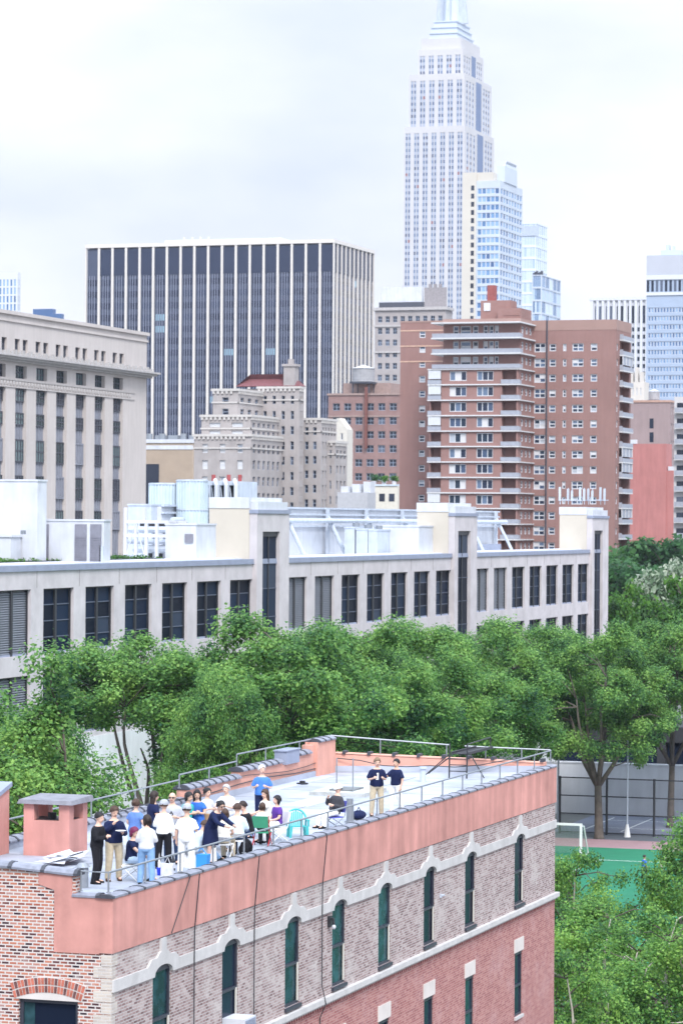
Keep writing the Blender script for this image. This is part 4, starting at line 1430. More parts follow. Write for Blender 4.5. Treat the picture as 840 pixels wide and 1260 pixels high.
# white pole on a white cone foot
p = hZ(771, 1030, 0)
r = thing('light_pole', p, 'thin pale pole with a white cone foot beside the court fence', 'pole')
mb = MB(); mb.tube([p, p + Vector((0, 0, 9.0))], [.08, .05], 8); mb.build('shaft', M_['white2'], r)
mb = MB(); mb.cyl(p, .3, 0, 1.1, 12, r2=.12); mb.build('foot', cw, r)
mb = MB(); mb.box(p.x - .5, p.x + .5, p.y - .2, p.y + .2, 9.0, 9.15); mb.build('lamp_head', M_['white2'], r)
p = hZ(686, 1018, 0)
r = thing('floodlight_pole', p, 'tall pale floodlight pole with lamps by the end of the brick roof', 'pole')
mb = MB(); mb.tube([p, p + Vector((0, 0, 9.2))], [.1, .07], 8); mb.build('shaft', M_['white2'], r)
for k in range(2):
    mb = MB(); mb.box(p.x - .55 + k * .65, p.x - .05 + k * .65, p.y - .4, p.y + .1, 8.6 + k * .5, 9.2 + k * .5); mb.build('lamp_head', cw, r)
# dark garage behind the wall, under the trees
r = thing('low_garage', (-35, 300, 0), 'low dark garage front with black bays behind the pale court wall', 'building')
mb = MB()
shell(mb, -74, 10, 292, 306, 0, 7.6, grid(-74, 10, 16, .84, .5, 6.4, 1, .9), (), .8)
mb.build('wall', mat('garage_dark', (.035, .036, .042), .8, .3, .5), r)
mb = MB()
for a0, a1, c0, c1 in grid(-74, 10, 16, .84, .5, 6.4, 1, .9):
    mb.box(a0 + .1, a1 - .1, 292.5, 292.6, c0, c1)
mb.build('bay_door', gl_near, r)

# ---------------------------------------------------------------- trees
BARK = mat('bark_plane', (.115, .098, .085), .9, .35, 1.2, .2, bump=.3)
BARKP = mat('bark_pale', (.42, .39, .34), .9, .35, 1.4, .2, bump=.2)
LEAF = leafmat('leaf_plane', [(.1, (.016, .07, .036)), (.36, (.068, .18, .05)), (.55, (.148, .31, .072)), (.88, (.28, .46, .11))])
LEAFN = leafmat('leaf_plane_near', [(.1, (.018, .075, .032)), (.36, (.07, .19, .045)), (.55, (.152, .32, .065)), (.88, (.29, .47, .1))])
LEAFB = leafmat('leaf_bright', [(.12, (.02, .06, .015)), (.45, (.05, .15, .02)), (.9, (.14, .3, .04))])
LEAFW = leafmat('leaf_blossom', [(.15, (.05, .1, .045)), (.45, (.14, .22, .12)), (.65, (.36, .42, .31)), (.95, (.56, .6, .48))])
LEAFD = leafmat('leaf_dark', [(.12, (.015, .06, .022)), (.5, (.04, .13, .04)), (.92, (.08, .2, .05))])


def leaves(rng, centres, radii, per, size, flat=.75, droop=.2):
    """leaf-sized faces scattered through each clump, most of them near its skin, tilted every way"""
    vs = []
    for c, r in zip(centres, radii):
        n = int(per * (r / 1.4) ** 1.6)
        d = rng.normal(size=(n, 3))
        d /= np.linalg.norm(d, axis=1)[:, None]
        rad = r * rng.random(n) ** .45 * (1 + .25 * rng.normal(size=n) * .6)
        p = d * rad[:, None]
        p[:, 2] *= flat
        p += c
        nr = d * .5 + np.array([0, 0, .75]) + rng.normal(size=(n, 3)) * .42
        nr /= np.linalg.norm(nr, axis=1)[:, None]
        u = np.cross(nr, rng.normal(size=(n, 3)))
        u /= np.linalg.norm(u, axis=1)[:, None]
        w = np.cross(nr, u)
        s = size * (.6 + .8 * rng.random(n))[:, None]
        a = p - u * s * .5
        b_ = p + w * s * .42 - nr * s * droop
        cc = p + u * s * .6
        dd = p - w * s * .42 - nr * s * droop
        vs.append(np.stack([a, b_, cc, dd], 1).reshape(-1, 3))
    return np.concatenate(vs)


def fastquads(name, v, m):
    me = bpy.data.meshes.new(name)
    n = len(v) // 4
    me.vertices.add(len(v))
    me.vertices.foreach_set('co', v.astype(np.float32).ravel())
    me.loops.add(4 * n)
    me.loops.foreach_set('vertex_index', np.arange(4 * n, dtype=np.int32))
    me.polygons.add(n)
    me.polygons.foreach_set('loop_start', np.arange(0, 4 * n, 4, dtype=np.int32))
    me.materials.append(m)
    me.update(calc_edges=True)
    return me


def tree_mesh(seed, H, cr, th, ncl, per, leaf, clr=(1.0, 1.9), leafm=LEAF, bark=BARK, narrow=0, rt=.34, zc=.62, hz=.37):
    rng = np.random.default_rng(seed)
    random.seed(seed)
    cen, rad = [], []
    lobes = [(rng.normal(size=3), .75 + .5 * rng.random()) for _ in range(7)]
    while len(cen) < ncl:
        d = rng.normal(size=3)
        d /= np.linalg.norm(d)
        if d[2] < -.75:
            continue
        k = 1.0
        for ld, lk in lobes:
            q = float(np.dot(d, ld / np.linalg.norm(ld)))
            if q > .7:
                k *= 1 + (lk - 1) * (q - .7) / .3
        r = (rng.random() ** .38) * k
        p = np.array([d[0] * cr * r, d[1] * cr * r, H * zc + d[2] * H * hz * r])
        if narrow:
            f = max(.15, 1 - max(0, (p[2] - H * .35) / (H * .65)) ** 1.3 * narrow)
            p[0] *= f
            p[1] *= f
        if p[2] < th * .8:
            continue
        cen.append(p)
        rad.append(clr[0] + (clr[1] - clr[0]) * rng.random())
    # limbs
    mb = MB()
    DK = 1
    lean = rng.normal(size=2) * .25
    fork = Vector((lean[0] * .5, lean[1] * .5, th))
    mb.tube([(0, 0, -.1), (0, 0, .25), (lean[0] * .2, lean[1] * .2, th * .5), fork], [rt * 1.5, rt * 1.08, rt * .9, rt * .78], 9)
    nl = 6 if not narrow else 4
    tips = []
    for i in range(nl):
        a = 2 * PI * (i + .3 * random.random()) / nl
        q = cr * random.uniform(.35, .6)
        z = H * random.uniform(.6, .8)
        if i == 0:
            q, z = cr * .1, H * .88
        e = Vector((q * math.cos(a), q * math.sin(a), z))
        m1 = fork.lerp(e, .35) + Vector((math.cos(a), math.sin(a), -.1)) * cr * .07
        m2 = fork.lerp(e, .7) + Vector((random.uniform(-.5, .5), random.uniform(-.5, .5), .2))
        pts, rr = smooth_path([fork - Vector((0, 0, .3)), m1, m2, e], [rt * .6, rt * .45, rt * .3, rt * .14])
        mb.tube(pts, rr, 7)
        tips.append((pts, rr))
    for c, r in zip(cen, rad):
        c = Vector(c)
        best = min(((p - c).length + (4 if p.z > c.z + .5 else 0), p, q) for pts, rr in tips for p, q in zip(pts[2:], rr[2:]))
        p, q = best[1], best[2]
        m1 = p.lerp(c, .5) + Vector((random.uniform(-.4, .4), random.uniform(-.4, .4), random.uniform(0, .5)))
        mb.tube([p, m1, c], [min(q, rt * .22), rt * .12, rt * .04], 5, int(random.random() < .8))
        for _ in range(3):
            e = c + Vector((random.uniform(-1, 1), random.uniform(-1, 1), random.uniform(-.4, .9))) * r * .8
            mb.tube([m1.lerp(c, .6), e], [rt * .05, rt * .015], 4, 1)
    lv = leaves(rng, cen, rad, per, leaf)
    return mb.mesh('trunk', [bark, BARK], smooth=True), fastquads('crown', lv, leafm), float(np.percentile(lv[:, 2], 99.7))


def tree(label, x, y, ms, s=1.0, rz=0, sz=None, group='trees between the roof and the long building', name='plane_tree'):
    o = thing(name, (x, y, 0), label, 'tree', group)
    o.rotation_euler = (0, 0, rz)
    o.scale = (s, s, sz or s)
    for nm, me in (('trunk', ms[0]), ('crown', ms[1])):
        c = bpy.data.objects.new(nm, me)
        COL.objects.link(c)
        c.parent = o
    return o


def tree_px(label, px, pytop, D, ms, H, cr=None, rz=0, **kw):
    """tree whose top shows at a pixel: placed on the ground at depth D and scaled to that height"""
    p = at(px, pytop, D)
    s = p.z / ms[2]
    return tree(label, p.x, p.y, ms, kw.pop('s', s), rz, s, **kw)


TA = tree_mesh(11, 20, 7.6, 6.5, 105, 800, .2, (.9, 1.9), zc=.66, hz=.33)
TB = tree_mesh(23, 20, 7.2, 6.5, 98, 800, .2, (.9, 1.9), zc=.66, hz=.33)
TC = tree_mesh(37, 20, 8.0, 6.0, 108, 800, .2, (.9, 1.9), zc=.66, hz=.33)
TP = tree_mesh(41, 20, 4.4, 3.0, 100, 950, .145, (.7, 1.5), narrow=.75, zc=.56, hz=.42, rt=.26)
TN = tree_mesh(53, 12, 4.6, 3.6, 85, 800, .14, (.6, 1.2), leafm=LEAFN, bark=BARKP, rt=.24)
TM = tree_mesh(67, 12, 5.2, 3.2, 95, 800, .14, (.6, 1.2), leafm=LEAFN, bark=BARKP, rt=.26)
TS = tree_mesh(71, 20, 7.8, 5.2, 74, 800, .2, (.8, 1.6), bark=BARK, rt=.42, zc=.62, hz=.38)
TU = tree_mesh(79, 20, 5.6, 7.5, 62, 800, .19, (.8, 1.6), bark=BARK, rt=.34, zc=.84, hz=.17)
tree_px('pointed leafy tree behind the chimney at the left end of the roof', 62, 806, 122, TP, 20, rz=.4)
tree_px('dark leafy tree at the left edge beside the pointed tree', -22, 858, 112, TP, 20, rz=2.4)
tree_px('plane tree with spreading limbs above the party crowd', 186, 786, 192, TU, 20, rz=1.1)
tree_px('small leafy tree low behind the tree-side guard rail', 22, 872, 160, TB, 20, rz=.2, s=.6)
tree_px('broad plane tree left of centre over the far roof corner', 342, 762, 192, TA, 20, rz=0)
tree_px('plane tree with a rounded crown left of centre behind the roof end', 425, 768, 221, TB, 20, rz=2.1)
tree_px('lower plane tree between the two rounded crowns behind the roof', 268, 832, 182, TB, 20, rz=4.4, s=.5)
tree_px('plane tree standing behind the far end parapet, trunk hidden', 500, 772, 235, TC, 20, rz=3.3)
tree_px('plane tree right of centre, its crown below the second stone pier', 578, 768, 252, TA, 20, rz=4.0)
tree_px('plane tree below the row of louvred bays at the right', 655, 768, 271, TB, 20, rz=5.2)
tree_px('plane tree with a dark bare trunk standing by the ball court', 738, 768, 266, TS, 20, rz=.9)
tree_px('plane tree at the right edge over the court wall', 826, 760, 276, TC, 20, rz=1.7)
tree_px('plane tree behind the court tree, over the garage', 782, 772, 318, TA, 20, rz=2.6)
tree_px('plane tree in the second row behind the white handball wall', 690, 778, 312, TC, 20, rz=.2)
tree_px('plane tree in the second row behind the stile ladder', 600, 780, 290, TB, 20, rz=3.9)
tree_px('plane tree close to the long building, right of its middle pier', 530, 792, 262, TA, 20, rz=1.5)
tree_px('plane tree filling the gap behind the roof end', 455, 790, 226, TA, 20, rz=5.0)
NG = 'trees beside the pitch'
tree_px('leafy tree beside the brick wall in front of the green pitch', 700, 1048, 150, TN, 12, rz=.6, s=.72, group=NG)
tree_px('leafy tree with pale forked branches at the bottom right', 756, 1112, 138, TM, 12, rz=2.2, group=NG)
tree_px('tall leafy tree at the right edge beside the player', 880, 1000, 152, TM, 12, rz=4.0, s=.95, group=NG)
tree_px('low leafy tree at the bottom right corner', 836, 1125, 128, TN, 12, rz=3.0, group=NG)
tree_px('low dense tree at the foot of the brick wall', 694, 1165, 118, TN, 12, rz=5.1, s=.7, group=NG)
# far trees on the right
FG = 'trees beyond the long building'
TF = tree_mesh(83, 14, 7, 3, 130, 90, .5, (1.0, 1.9), leafm=LEAFB)
TW = tree_mesh(89, 14, 6, 3, 130, 90, .5, (1.0, 1.8), leafm=LEAFW)
TD = tree_mesh(97, 14, 7, 3, 120, 90, .5, (1.0, 1.9), leafm=LEAFD)
tree_px('cream-blossomed tree among the green trees at the right', 815, 694, 400, TW, 14, rz=.5, group=FG, name='blossom_tree', s=.95)
tree_px('dark green tree in front of the salmon wall', 800, 664, 520, TD, 14, rz=1, group=FG)
tree_px('bright green tree right of the red apartment block', 764, 722, 392, TF, 14, rz=2, group=FG, s=.7)
tree_px('dark green tree at the right edge below the striped white building', 838, 668, 540, TD, 14, rz=3, group=FG)
tree_px('bright green tree at the right edge beside the cream blossoms', 842, 715, 380, TF, 14, rz=4, group=FG, s=.9)
tree_px('dark green tree behind the cream blossoms', 780, 690, 470, TD, 14, rz=5, group=FG)

# ---------------------------------------------------------------- the long stone building across the street
XB = -83.44
Y0 = 183.1
lb = thing('long_stone_building', (XB - 12, 260, 0), 'long low pinkish stone building with tall black bays and tower-like piers', 'building')
glb = glass('glass_bay', [(0, (.006, .01, .02)), (.4, (.008, .016, .036)), (.7, (.012, .024, .05)), (.92, (.035, .05, .08))], .35, .03)
bar_m = mat('glazing_bar', (.1, .12, .17), .5, .1, 2, .3)
lou_m = mat('louver_grey', (.2, .215, .25), .6, .1, 2, .4)
S_BAY = [-7.35 + 7.2 * i for i in range(-3, 8)] + [56.47 + 7.2 * i for i in range(7)] + [113.3 + 7.13 * i for i in range(7)]
# bays whose openings carry louvres (first two of each group)
LOUV = {3 - 2 + 2, 4, 11, 12, 18, 19}
holes = []
bays = []
for n, s in enumerate(S_BAY):
    if n == 10:
        pass
    w = 5.12
    for z0, z1 in ((18.15, 22.52), (12.45, 16.82)):
        h = (Y0 + s, Y0 + s + w, z0, z1)
        holes.append(h)
        bays.append((n, h))
YE = Y0 + 169.3
mb = MB()
punched(mb, 'R', XB, Y0 - 30, YE, 0, 23.86, holes, .55)
mb.quad((XB - 26, Y0 - 30, 0), (XB, Y0 - 30, 0), (XB, Y0 - 30, 23.86), (XB - 26, Y0 - 30, 23.86))
mb.quad((XB, YE, 0), (XB - 26, YE, 0), (XB - 26, YE, 23.86), (XB, YE, 23.86))
mb.build('wall', M_['concrete'], lb)
mb = MB(); mb.box(XB + .002, XB + .05, Y0 - 30, YE, 0, 12.1); mb.build('base_wall', mat('base_white', (.66, .67, .68), .85, .1, .3, streak=.12), lb)
mb = MB()
for i, s in enumerate(S_BAY[:-1]):
    for z in (23.1,):
        mb.box(XB - .002, XB + .012, Y0 + s + 5.12 + .95, Y0 + s + 5.12 + 1.0, 22.6, 23.8)
mb.build('panel_joint', mat('joint', (.22, .19, .19), .9), lb, kind='stuff')
mb = MB()
mb.box(XB - .9, XB + .1, Y0 - 30, YE + .1, 23.862, 24.12)
mb.box(XB - .02, XB + .13, Y0 - 30, YE + .1, 23.72, 23.858)
mb.build('coping', M_['slate'], lb)
mb = MB()
mb.box(XB - 26, XB - .9, Y0 - 30, YE, 23.3, 23.75)
mb.box(XB - 4.2, XB - .9, Y0 - 30, YE, 23.75, 24.18)
mb.build('roof', mat('roof_pale', (.6, .62, .66), .8, .2, .3), lb)
lm_ = MB()
for n, (a0, a1, z0, z1) in bays:
    wmb = MB()
    d = XB - .3
    lou = n in LOUV
    x0 = d - .05
    fw = .14
    for b0, b1 in ((a0, a0 + fw), (a1 - fw, a1), ((a0 + a1) / 2 - .16, (a0 + a1) / 2 + .16)):
        wmb.box(x0 - .1, x0 + .14, b0, b1, z0, z1, 0)
    wmb.box(x0 - .1, x0 + .12, a0 + fw, a1 - fw, z1 - .1, z1, 0)
    wmb.box(x0 - .1, x0 + .12, a0 + fw, a1 - fw, z0, z0 + .14, 2)
    wi_mats = [M_['black'], glb, M_['slate'], lou_m, bar_m]
    if lou:
        k = 26
        for i in range(k):
            z = z0 + .16 + (z1 - z0 - .3) * i / k
            zz = (z1 - z0 - .3) / k
            for b0, b1 in ((a0 + fw, (a0 + a1) / 2 - .16), ((a0 + a1) / 2 + .16, a1 - fw)):
                wmb.hexa([(x0 - .08, b0, z + zz * .75), (x0 + .06, b0, z), (x0 + .06, b1, z), (x0 - .08, b1, z + zz * .75),
                          (x0 - .08, b0, z + zz * .95), (x0 + .06, b0, z + zz * .3), (x0 + .06, b1, z + zz * .3), (x0 - .08, b1, z + zz * .95)], 3)
    else:
        for i in range(1, 4):
            z = z0 + (z1 - z0) * i / 4
            wmb.box(x0 - .02, x0 + .06, a0 + fw, a1 - fw, z - .03, z + .03, 4)
        for i in range(4):
            for b0, b1 in ((a0 + fw, (a0 + a1) / 2 - .16), ((a0 + a1) / 2 + .16, a1 - fw)):
                wmb.quad((x0, b0, z0 + (z1 - z0) * i / 4), (x0, b1, z0 + (z1 - z0) * i / 4), (x0, b1, z0 + (z1 - z0) * (i + 1) / 4), (x0, b0, z0 + (z1 - z0) * (i + 1) / 4), 1)
    wo = wmb.build('louvre' if lou else 'window', wi_mats, lb)
# three tower piers
for k, (sa, sb, st0, st1, zt, xin) in enumerate(((48.2, 56.0, 49.55, 53.66, 28.75, 258), (104.8, 112.8, 106.0, 110.4, 28.75, 513), (161.4, 169.4, 162.5, 166.6, 28.7, 688))):
    y0, y1 = Y0 + sa, Y0 + sb
    xi = hY(xin, 650, y0).x
    mb = MB()
    punched(mb, 'R', XB + .35, y0, y1, 6, zt - 1.0, [(Y0 + st0, Y0 + st1, 8, 26.3)], .33)
    mb.quad((XB - .3, y0, 6), (XB + .35, y0, 6), (XB + .35, y0, zt - 1.0), (XB - .3, y0, zt - 1.0))
    mb.quad((XB + .35, y1, 6), (XB - 3.2, y1, 6), (XB - 3.2, y1, zt - 1.0), (XB + .35, y1, zt - 1.0))
    mb.quad((XB - 3.2, y0, zt - 1), (XB + .35, y0, zt - 1), (XB + .35, y1, zt - 1), (XB - 3.2, y1, zt - 1))
    pier = mb.build('tower_pier', M_['concrete'], lb)
    mb = MB()
    mb.box(XB - .3, XB + .45, y0 - .08, y1 + .08, zt - .998, zt - .7)
    mb.build('pier_coping', M_['slate'], pier)
    mb = MB()
    mb.box(xi, XB - .302, y0 - .06, y1, 23.7, zt - .6)
    mb.build('pier_wall', M_['cream'], pier)
    mb = MB()
    mb.box(xi - .05, XB - .31, y0 - .12, y1 + .05, zt - .598, zt + .28)
    mb.box(XB - .308, XB + .3, y0 + .3, y1 - .3, zt - .698, zt - .05)
    mb.build('pier_cap', M_['white'], pier)
    mb = MB()
    x0 = XB + .03
    for i in range(8):
        z = 8 + 18.3 * i / 8
        mb.quad((x0, Y0 + st0, z), (x0, Y0 + st1, z), (x0, Y0 + st1, z + 18.3 / 8), (x0, Y0 + st0, z + 18.3 / 8), 1)
        mb.box(x0 + .01, x0 + .06, Y0 + st0, Y0 + st1, z - .03, z + .03, 3)
    mb.box(x0 + .01, x0 + .1, Y0 + (st0 + st1) / 2 - .08, Y0 + (st0 + st1) / 2 + .08, 8, 26.3, 0)
    mb.box(x0 + .01, x0 + .12, Y0 + st0, Y0 + st1, 25.9, 26.3, 0)
    mb.build('window', [M_['black'], glb, M_['slate'], bar_m], pier)
# white penthouse screen along the roof
mb = MB()
ys0, ys1 = Y0 + 56.2, Y0 + 162
xs = XB - 11
mb.box(xs - .5, xs, ys0, ys1, 23.7, 28.3)
scr = mb.build('roof_screen', M_['white'], lb)
mb = MB()
for z in (26.6, 27.7, 28.3):
    mb.box(xs + .001, xs + .25, ys0, ys1, z, z + .16)
for i in range(9):
    y = ys0 + 6 + i * 12.2
    mb.box(xs + .252, xs + .5, y - .2, y + .2, 23.7, 28.3)
    mb.tube([(xs + 2.6, y - 1.2, 24.0), (xs + .4, y, 27.6)], .18, 6)
mb.tube([(xs + 1.0, ys0, 27.2), (xs + 1.0, ys1, 27.2)], .22, 8)
mb.build('brace', M_['white2'], scr)
mb = MB()
for s in (123, 138, 150):
    mb = MB(); mb.box(xs + .3, xs + 1.5, Y0 + s, Y0 + s + 8, 23.75, 24.7)
    mb.build('louvre', M_['slate'], scr)
# plant on the roof, left of the first pier


def px_box(nm, lb_, ct, px0, px1, py0, py1, Yp, dep, m, grp=None, zb=23.7):
    a, b = hY(px0, py0, Yp), hY(px1, py1, Yp)
    mb = MB()
    mb.box(a.x, b.x, Yp, Yp + dep, zb, a.z)
    mb.box(a.x - .06, b.x + .06, Yp - .06, Yp + dep + .06, a.z + .002, a.z + .14)
    r = mb.build(nm, m, origin=((a.x + b.x) / 2, Yp, zb))
    return tag(r, lb_, ct, grp), a, b


r, a, b = px_box('plant_room', 'big blank white plant room at the left edge of the long roof', 'plant room', -60, 46, 592, 672, 200, 1.6, M_['white'])
mb = MB()
mb.box(a.x, b.x - 1.2, 198.2, 199.9, 23.7, 25.9); mb.box(a.x - .1, b.x - 1.1, 198.1, 199.92, 25.902, 26.05)
mb.build('annex', M_['white'], r)
mb = MB(); q = hY(30, 655, 198.2); mb.box(q.x - .14, q.x + .14, 197.9, 198.19, q.z - .14, q.z + .14); mb.build('wall_lamp', M_['metal'], r)
r, a, b = px_box('plant_room', 'low white plant room with grey louvred doors on the long roof', 'plant room', 50, 128, 641, 672, 203, 1.2, M_['white'])
mb = MB()
for p0, p1 in ((53, 60.5), (93, 107), (112, 125)):
    u, v = hY(p0, 645, 203), hY(p1, 668, 203)
    mb.box(u.x, v.x, 202.9, 202.99, 23.9, u.z)
    for k in range(12):
        mb.box(u.x, v.x, 202.86, 202.9, 24.0 + k * .17, 24.05 + k * .17)
mb.build('louvre_door', mat('louvre_grey', (.2, .2, .24), .7, .15, 2), r)
mb = MB(); mb.box(b.x - .3, b.x, 202.9, 203.0, 23.7, b.z); mb.build('corner_post', M_['white2'], r)
r, a, b = px_box('plant_room', 'white plant room with a small louvre beside the first cream pier', 'plant room', 204, 241, 646, 685, 224, 4.4, M_['white'])
mb = MB(); u, v = hY(228, 657, 224), hY(238, 668, 224); mb.box(u.x, v.x, 223.9, 223.99, v.z, u.z)
mb.build('louvre_door', bpy.data.materials['louvre_grey'], r)
r, a, b = px_box('plant_room', 'blank white plant room beside the second cream pier', 'plant room', 465, 515, 648, 680, Y0 + 100, 6, M_['white'])
# cooling towers
for i, (p0, p1, t, lab) in enumerate(((180, 214, 594, 'left of the pair'), (214, 249, 590, 'beside the dark fans'))):
    a, b = hY(p0, t, 242), hY(p1, t, 242)
    r = thing('cooling_tower', ((a.x + b.x) / 2, 243, 23.7), 'pale blue ribbed cooling tower, ' + lab, 'cooling tower', 'cooling towers on the long roof')
    cxx, rr = (a.x + b.x) / 2, (b.x - a.x) / 2
    mb = MB()
    for k in range(28):
        t0 = 2 * PI * k / 28
        mb.box(cxx + rr * math.cos(t0) - .06, cxx + rr * math.cos(t0) + .06, 243 + rr * math.sin(t0) - .06, 243 + rr * math.sin(t0) + .06, 25.4, a.z - .05)
    mb.cyl((cxx, 243), rr, 25.2, a.z, 28)
    mb.build('casing', mat('tank_blue', (.50, .59, .66), .5, .1, .8, .4, streak=.15) if 'tank_blue' not in bpy.data.materials else bpy.data.materials['tank_blue'], r)
    mb = MB()
    for z in (25.4, (25.4 + a.z) / 2, a.z - .15):
        mb = MB(); mb.cyl((cxx, 243), rr + .09, z, z + .12, 28)
        mb.build('hoop', M_['white2'], r)
    mb = MB()
    for sx in (-1, 1):
        for sy in (-1, 1):
            mb.box(cxx + sx * rr * .6 - .12, cxx + sx * rr * .6 + .12, 243 + sy * rr * .6 - .12, 243 + sy * rr * .6 + .12, 23.7, 25.2)
    mb.build('leg', M_['white2'], r)
# fan block with cross-braced dark openings
a, b = hY(247, 592, 246), hY(292, 592, 246)
r = thing('fan_unit', ((a.x + b.x) / 2, 248, 23.7), 'white fan unit with dark cross-braced openings on the long roof', 'fan unit')
mb = MB()
hl = []
n = 4
for k in range(n):
    c0 = a.x + (b.x - a.x) * (k + .08) / n
    c1 = a.x + (b.x - a.x) * (k + .92) / n
    hl.append((c0, c1, 25.2, a.z - .35))
punched(mb, 'F', 246, a.x, b.x, 23.7, a.z, hl, .6)
mb.box(a.x, b.x, 246.61, 251, 23.7, a.z)
mb.build('casing', M_['white2'], r)
mb = MB()
for c0, c1, z0, z1 in hl:
    mb.box(c0, c1, 246.5, 246.59, z0, z1, 0)
    mb.tube([(c0, 246.1, z0), (c1, 246.1, z1)], .06, 5, 1)
    mb.tube([(c0, 246.2, z1), (c1, 246.2, z0)], .06, 5, 1)
mb.build('opening', [M_['black'], M_['white2']], r)
mb = MB()
for px in (262, 274, 286):
    q = hY(px, 590, 246)
    mb = MB(); mb.tube([(q.x, 247, a.z - .1), (q.x, 246.6, a.z + .1), (q.x + .3, 245.7, a.z + .02), (q.x + .5, 245.5, a.z - .3), (q.x + .5, 245.5, 25)], .17, 9)
    mb.build('duct', M_['white'], r)
mb = MB()
for px in (232, 251, 265):
    q = hY(px, 590, 243)
    mb = MB(); mb.cyl((q.x, 249), .18, a.z, a.z + .6, 8)
    mb.build('flue', mat('flue_red', (.3, .07, .07), .7), r)
# pipe rack
a, b = hY(155, 640, 228), hY(206, 660, 228)
r = thing('pipe_rack', ((a.x + b.x) / 2, 230, 23.7), 'white steel pipe rack below the cooling towers', 'pipe rack')
mb = MB()
for k in range(5):
    x = a.x + (b.x - a.x) * k / 4
    for y in (228, 232):
        mb.box(x - .12, x + .12, y - .12, y + .12, 23.7, a.z + (1.0 if k == 0 else 0))
for z in (a.z - .1, a.z - 1.2):
    mb.box(a.x, b.x, 227.86, 227.98, z - .15, z + .1)
    mb.box(a.x, b.x, 232.13, 232.25, z - .15, z + .1)
mb.tube([(a.x, 227.9, 23.9), (a.x + (b.x - a.x) / 4, 227.9, a.z - .2), (a.x + (b.x - a.x) / 2, 227.9, 23.9)], .08, 5)
mb.build('frame', M_['white'], r)
mb = MB()
for k, z in enumerate((a.z - 1.7, a.z - .75, a.z - 2.3)):
    mb.tube([(a.x - .5, 229 + k, z), (b.x + 1.5, 229 + k, z)], .2 + .06 * k, 8)
mb.build('pipe', M_['white2'], r)
mb = MB(); mb.box(a.x + .4, b.x - .5, 230, 231.8, a.z - 1.0, a.z - .2); mb.box(a.x, b.x, 231.9, 232, 23.75, 24.5); mb.build('louvre', M_['black'], r)
r, a, b = px_box('plant_room', 'stepped white plant room behind the pipe rack', 'plant room', 158, 186, 622, 660, 238, 4, M_['white2'])
# small units between the piers, antennas on the piers
for i, (p0, p1, t, lab) in enumerate(((424, 436, 650, 'left of three'), (438, 452, 652, 'middle of three'), (453, 464, 653, 'right of three'))):
    r, a, b = px_box('rooftop_unit', f'small white rooftop unit by the penthouse screen, {lab}', 'rooftop unit', p0, p1, t, 675, Y0 + 96, 4, M_['white2'], 'small units on the long roof')
    mb = MB(); c = (a.x + b.x) / 2; mb.cyl((c, Y0 + 98), (b.x - a.x) * .35, a.z + .142, a.z + .5, 12); mb.build('fan', M_['metal'], r)
for i, (px, lab) in enumerate(((704, 'left cluster'), (729, 'right cluster'))):
    q = hY(px, 620, Y0 + 164)
    r = thing('antenna_array', (q.x, Y0 + 164, 29.4), f'white mobile-phone antennas on the right-hand pier, {lab}', 'antenna', 'antennas on the right-hand pier')
    for k in range(5):
        mb = MB()
        x = q.x - 1.5 + k * .72
        mb.tube([(x, Y0 + 164 + (k % 2), 29.3), (x, Y0 + 164 + (k % 2), 31.2)], .05, 5)
        mb.box(x - .12, x + .12, Y0 + 163.8 + (k % 2), Y0 + 163.95 + (k % 2), 29.7, 31.3 - .2 * (k % 3))
        mb.build('panel', M_['white2'], r)
    mb = MB(); mb.tube([(q.x - 1.8, Y0 + 164.5, 29.8), (q.x + 1.7, Y0 + 164.5, 29.8)], .05, 5); mb.build('mount', M_['white2'], r)
# sedum on the roof
rng = np.random.default_rng(5)
mb = MB(); mb.box(XB - 10, XB - 4.3, Y0 - 25, Y0 + 40, 23.76, 24.24); mb.build('planting_bed', M_['black'], lb)
cs = [np.array([XB - rng.uniform(4.4, 9.8), Y0 + rng.uniform(-20, 39.5), 24.26]) for _ in range(420)]
v = leaves(rng, cs, [.35 + .35 * rng.random() for _ in cs], 150, .16, .45)
o = bpy.data.objects.new('ground_cover', fastquads('ground_cover', v, LEAFB))
COL.objects.link(o)
o['kind'] = 'stuff'

# ---------------------------------------------------------------- the city beyond
def gl_city(name, stops, **k):
    return glass(name, stops, k.pop('rough', .12), .5, **k)


G_DARK = gl_city('glass_city_dark', [(0, (.008, .014, .032)), (.55, (.018, .028, .055)), (.85, (.09, .11, .16))])
G_APT = gl_city('glass_blind', [(0, (.02, .03, .06)), (.3, (.06, .09, .16)), (.5, (.4, .44, .5)), (.6, (.02, .035, .06)), (.75, (.12, .17, .26)), (.88, (.6, .6, .62))])
G_GREEN = gl_city('glass_greenish', [(0, (.03, .055, .06)), (.4, (.1, .15, .16)), (.7, (.04, .05, .07))])
G_PALE = gl_city('glass_pale_blue', [(0, (.08, .18, .36)), (.35, (.14, .27, .48)), (.6, (.24, .38, .58)), (.85, (.05, .11, .25))])
G_ESB = gl_city('glass_tower_blue', [(0, (.09, .13, .24)), (.5, (.14, .2, .33)), (.9, (.06, .08, .15)), (.97, (.25, .09, .11))])
F_WHITE = mat('frame_white', (.57, .59, .63), .6, .05)
F_DARK = mat('frame_dark', (.06, .065, .085), .6, .1)
F_BLUE = mat('frame_blue', (.3, .36, .46), .6, .1)

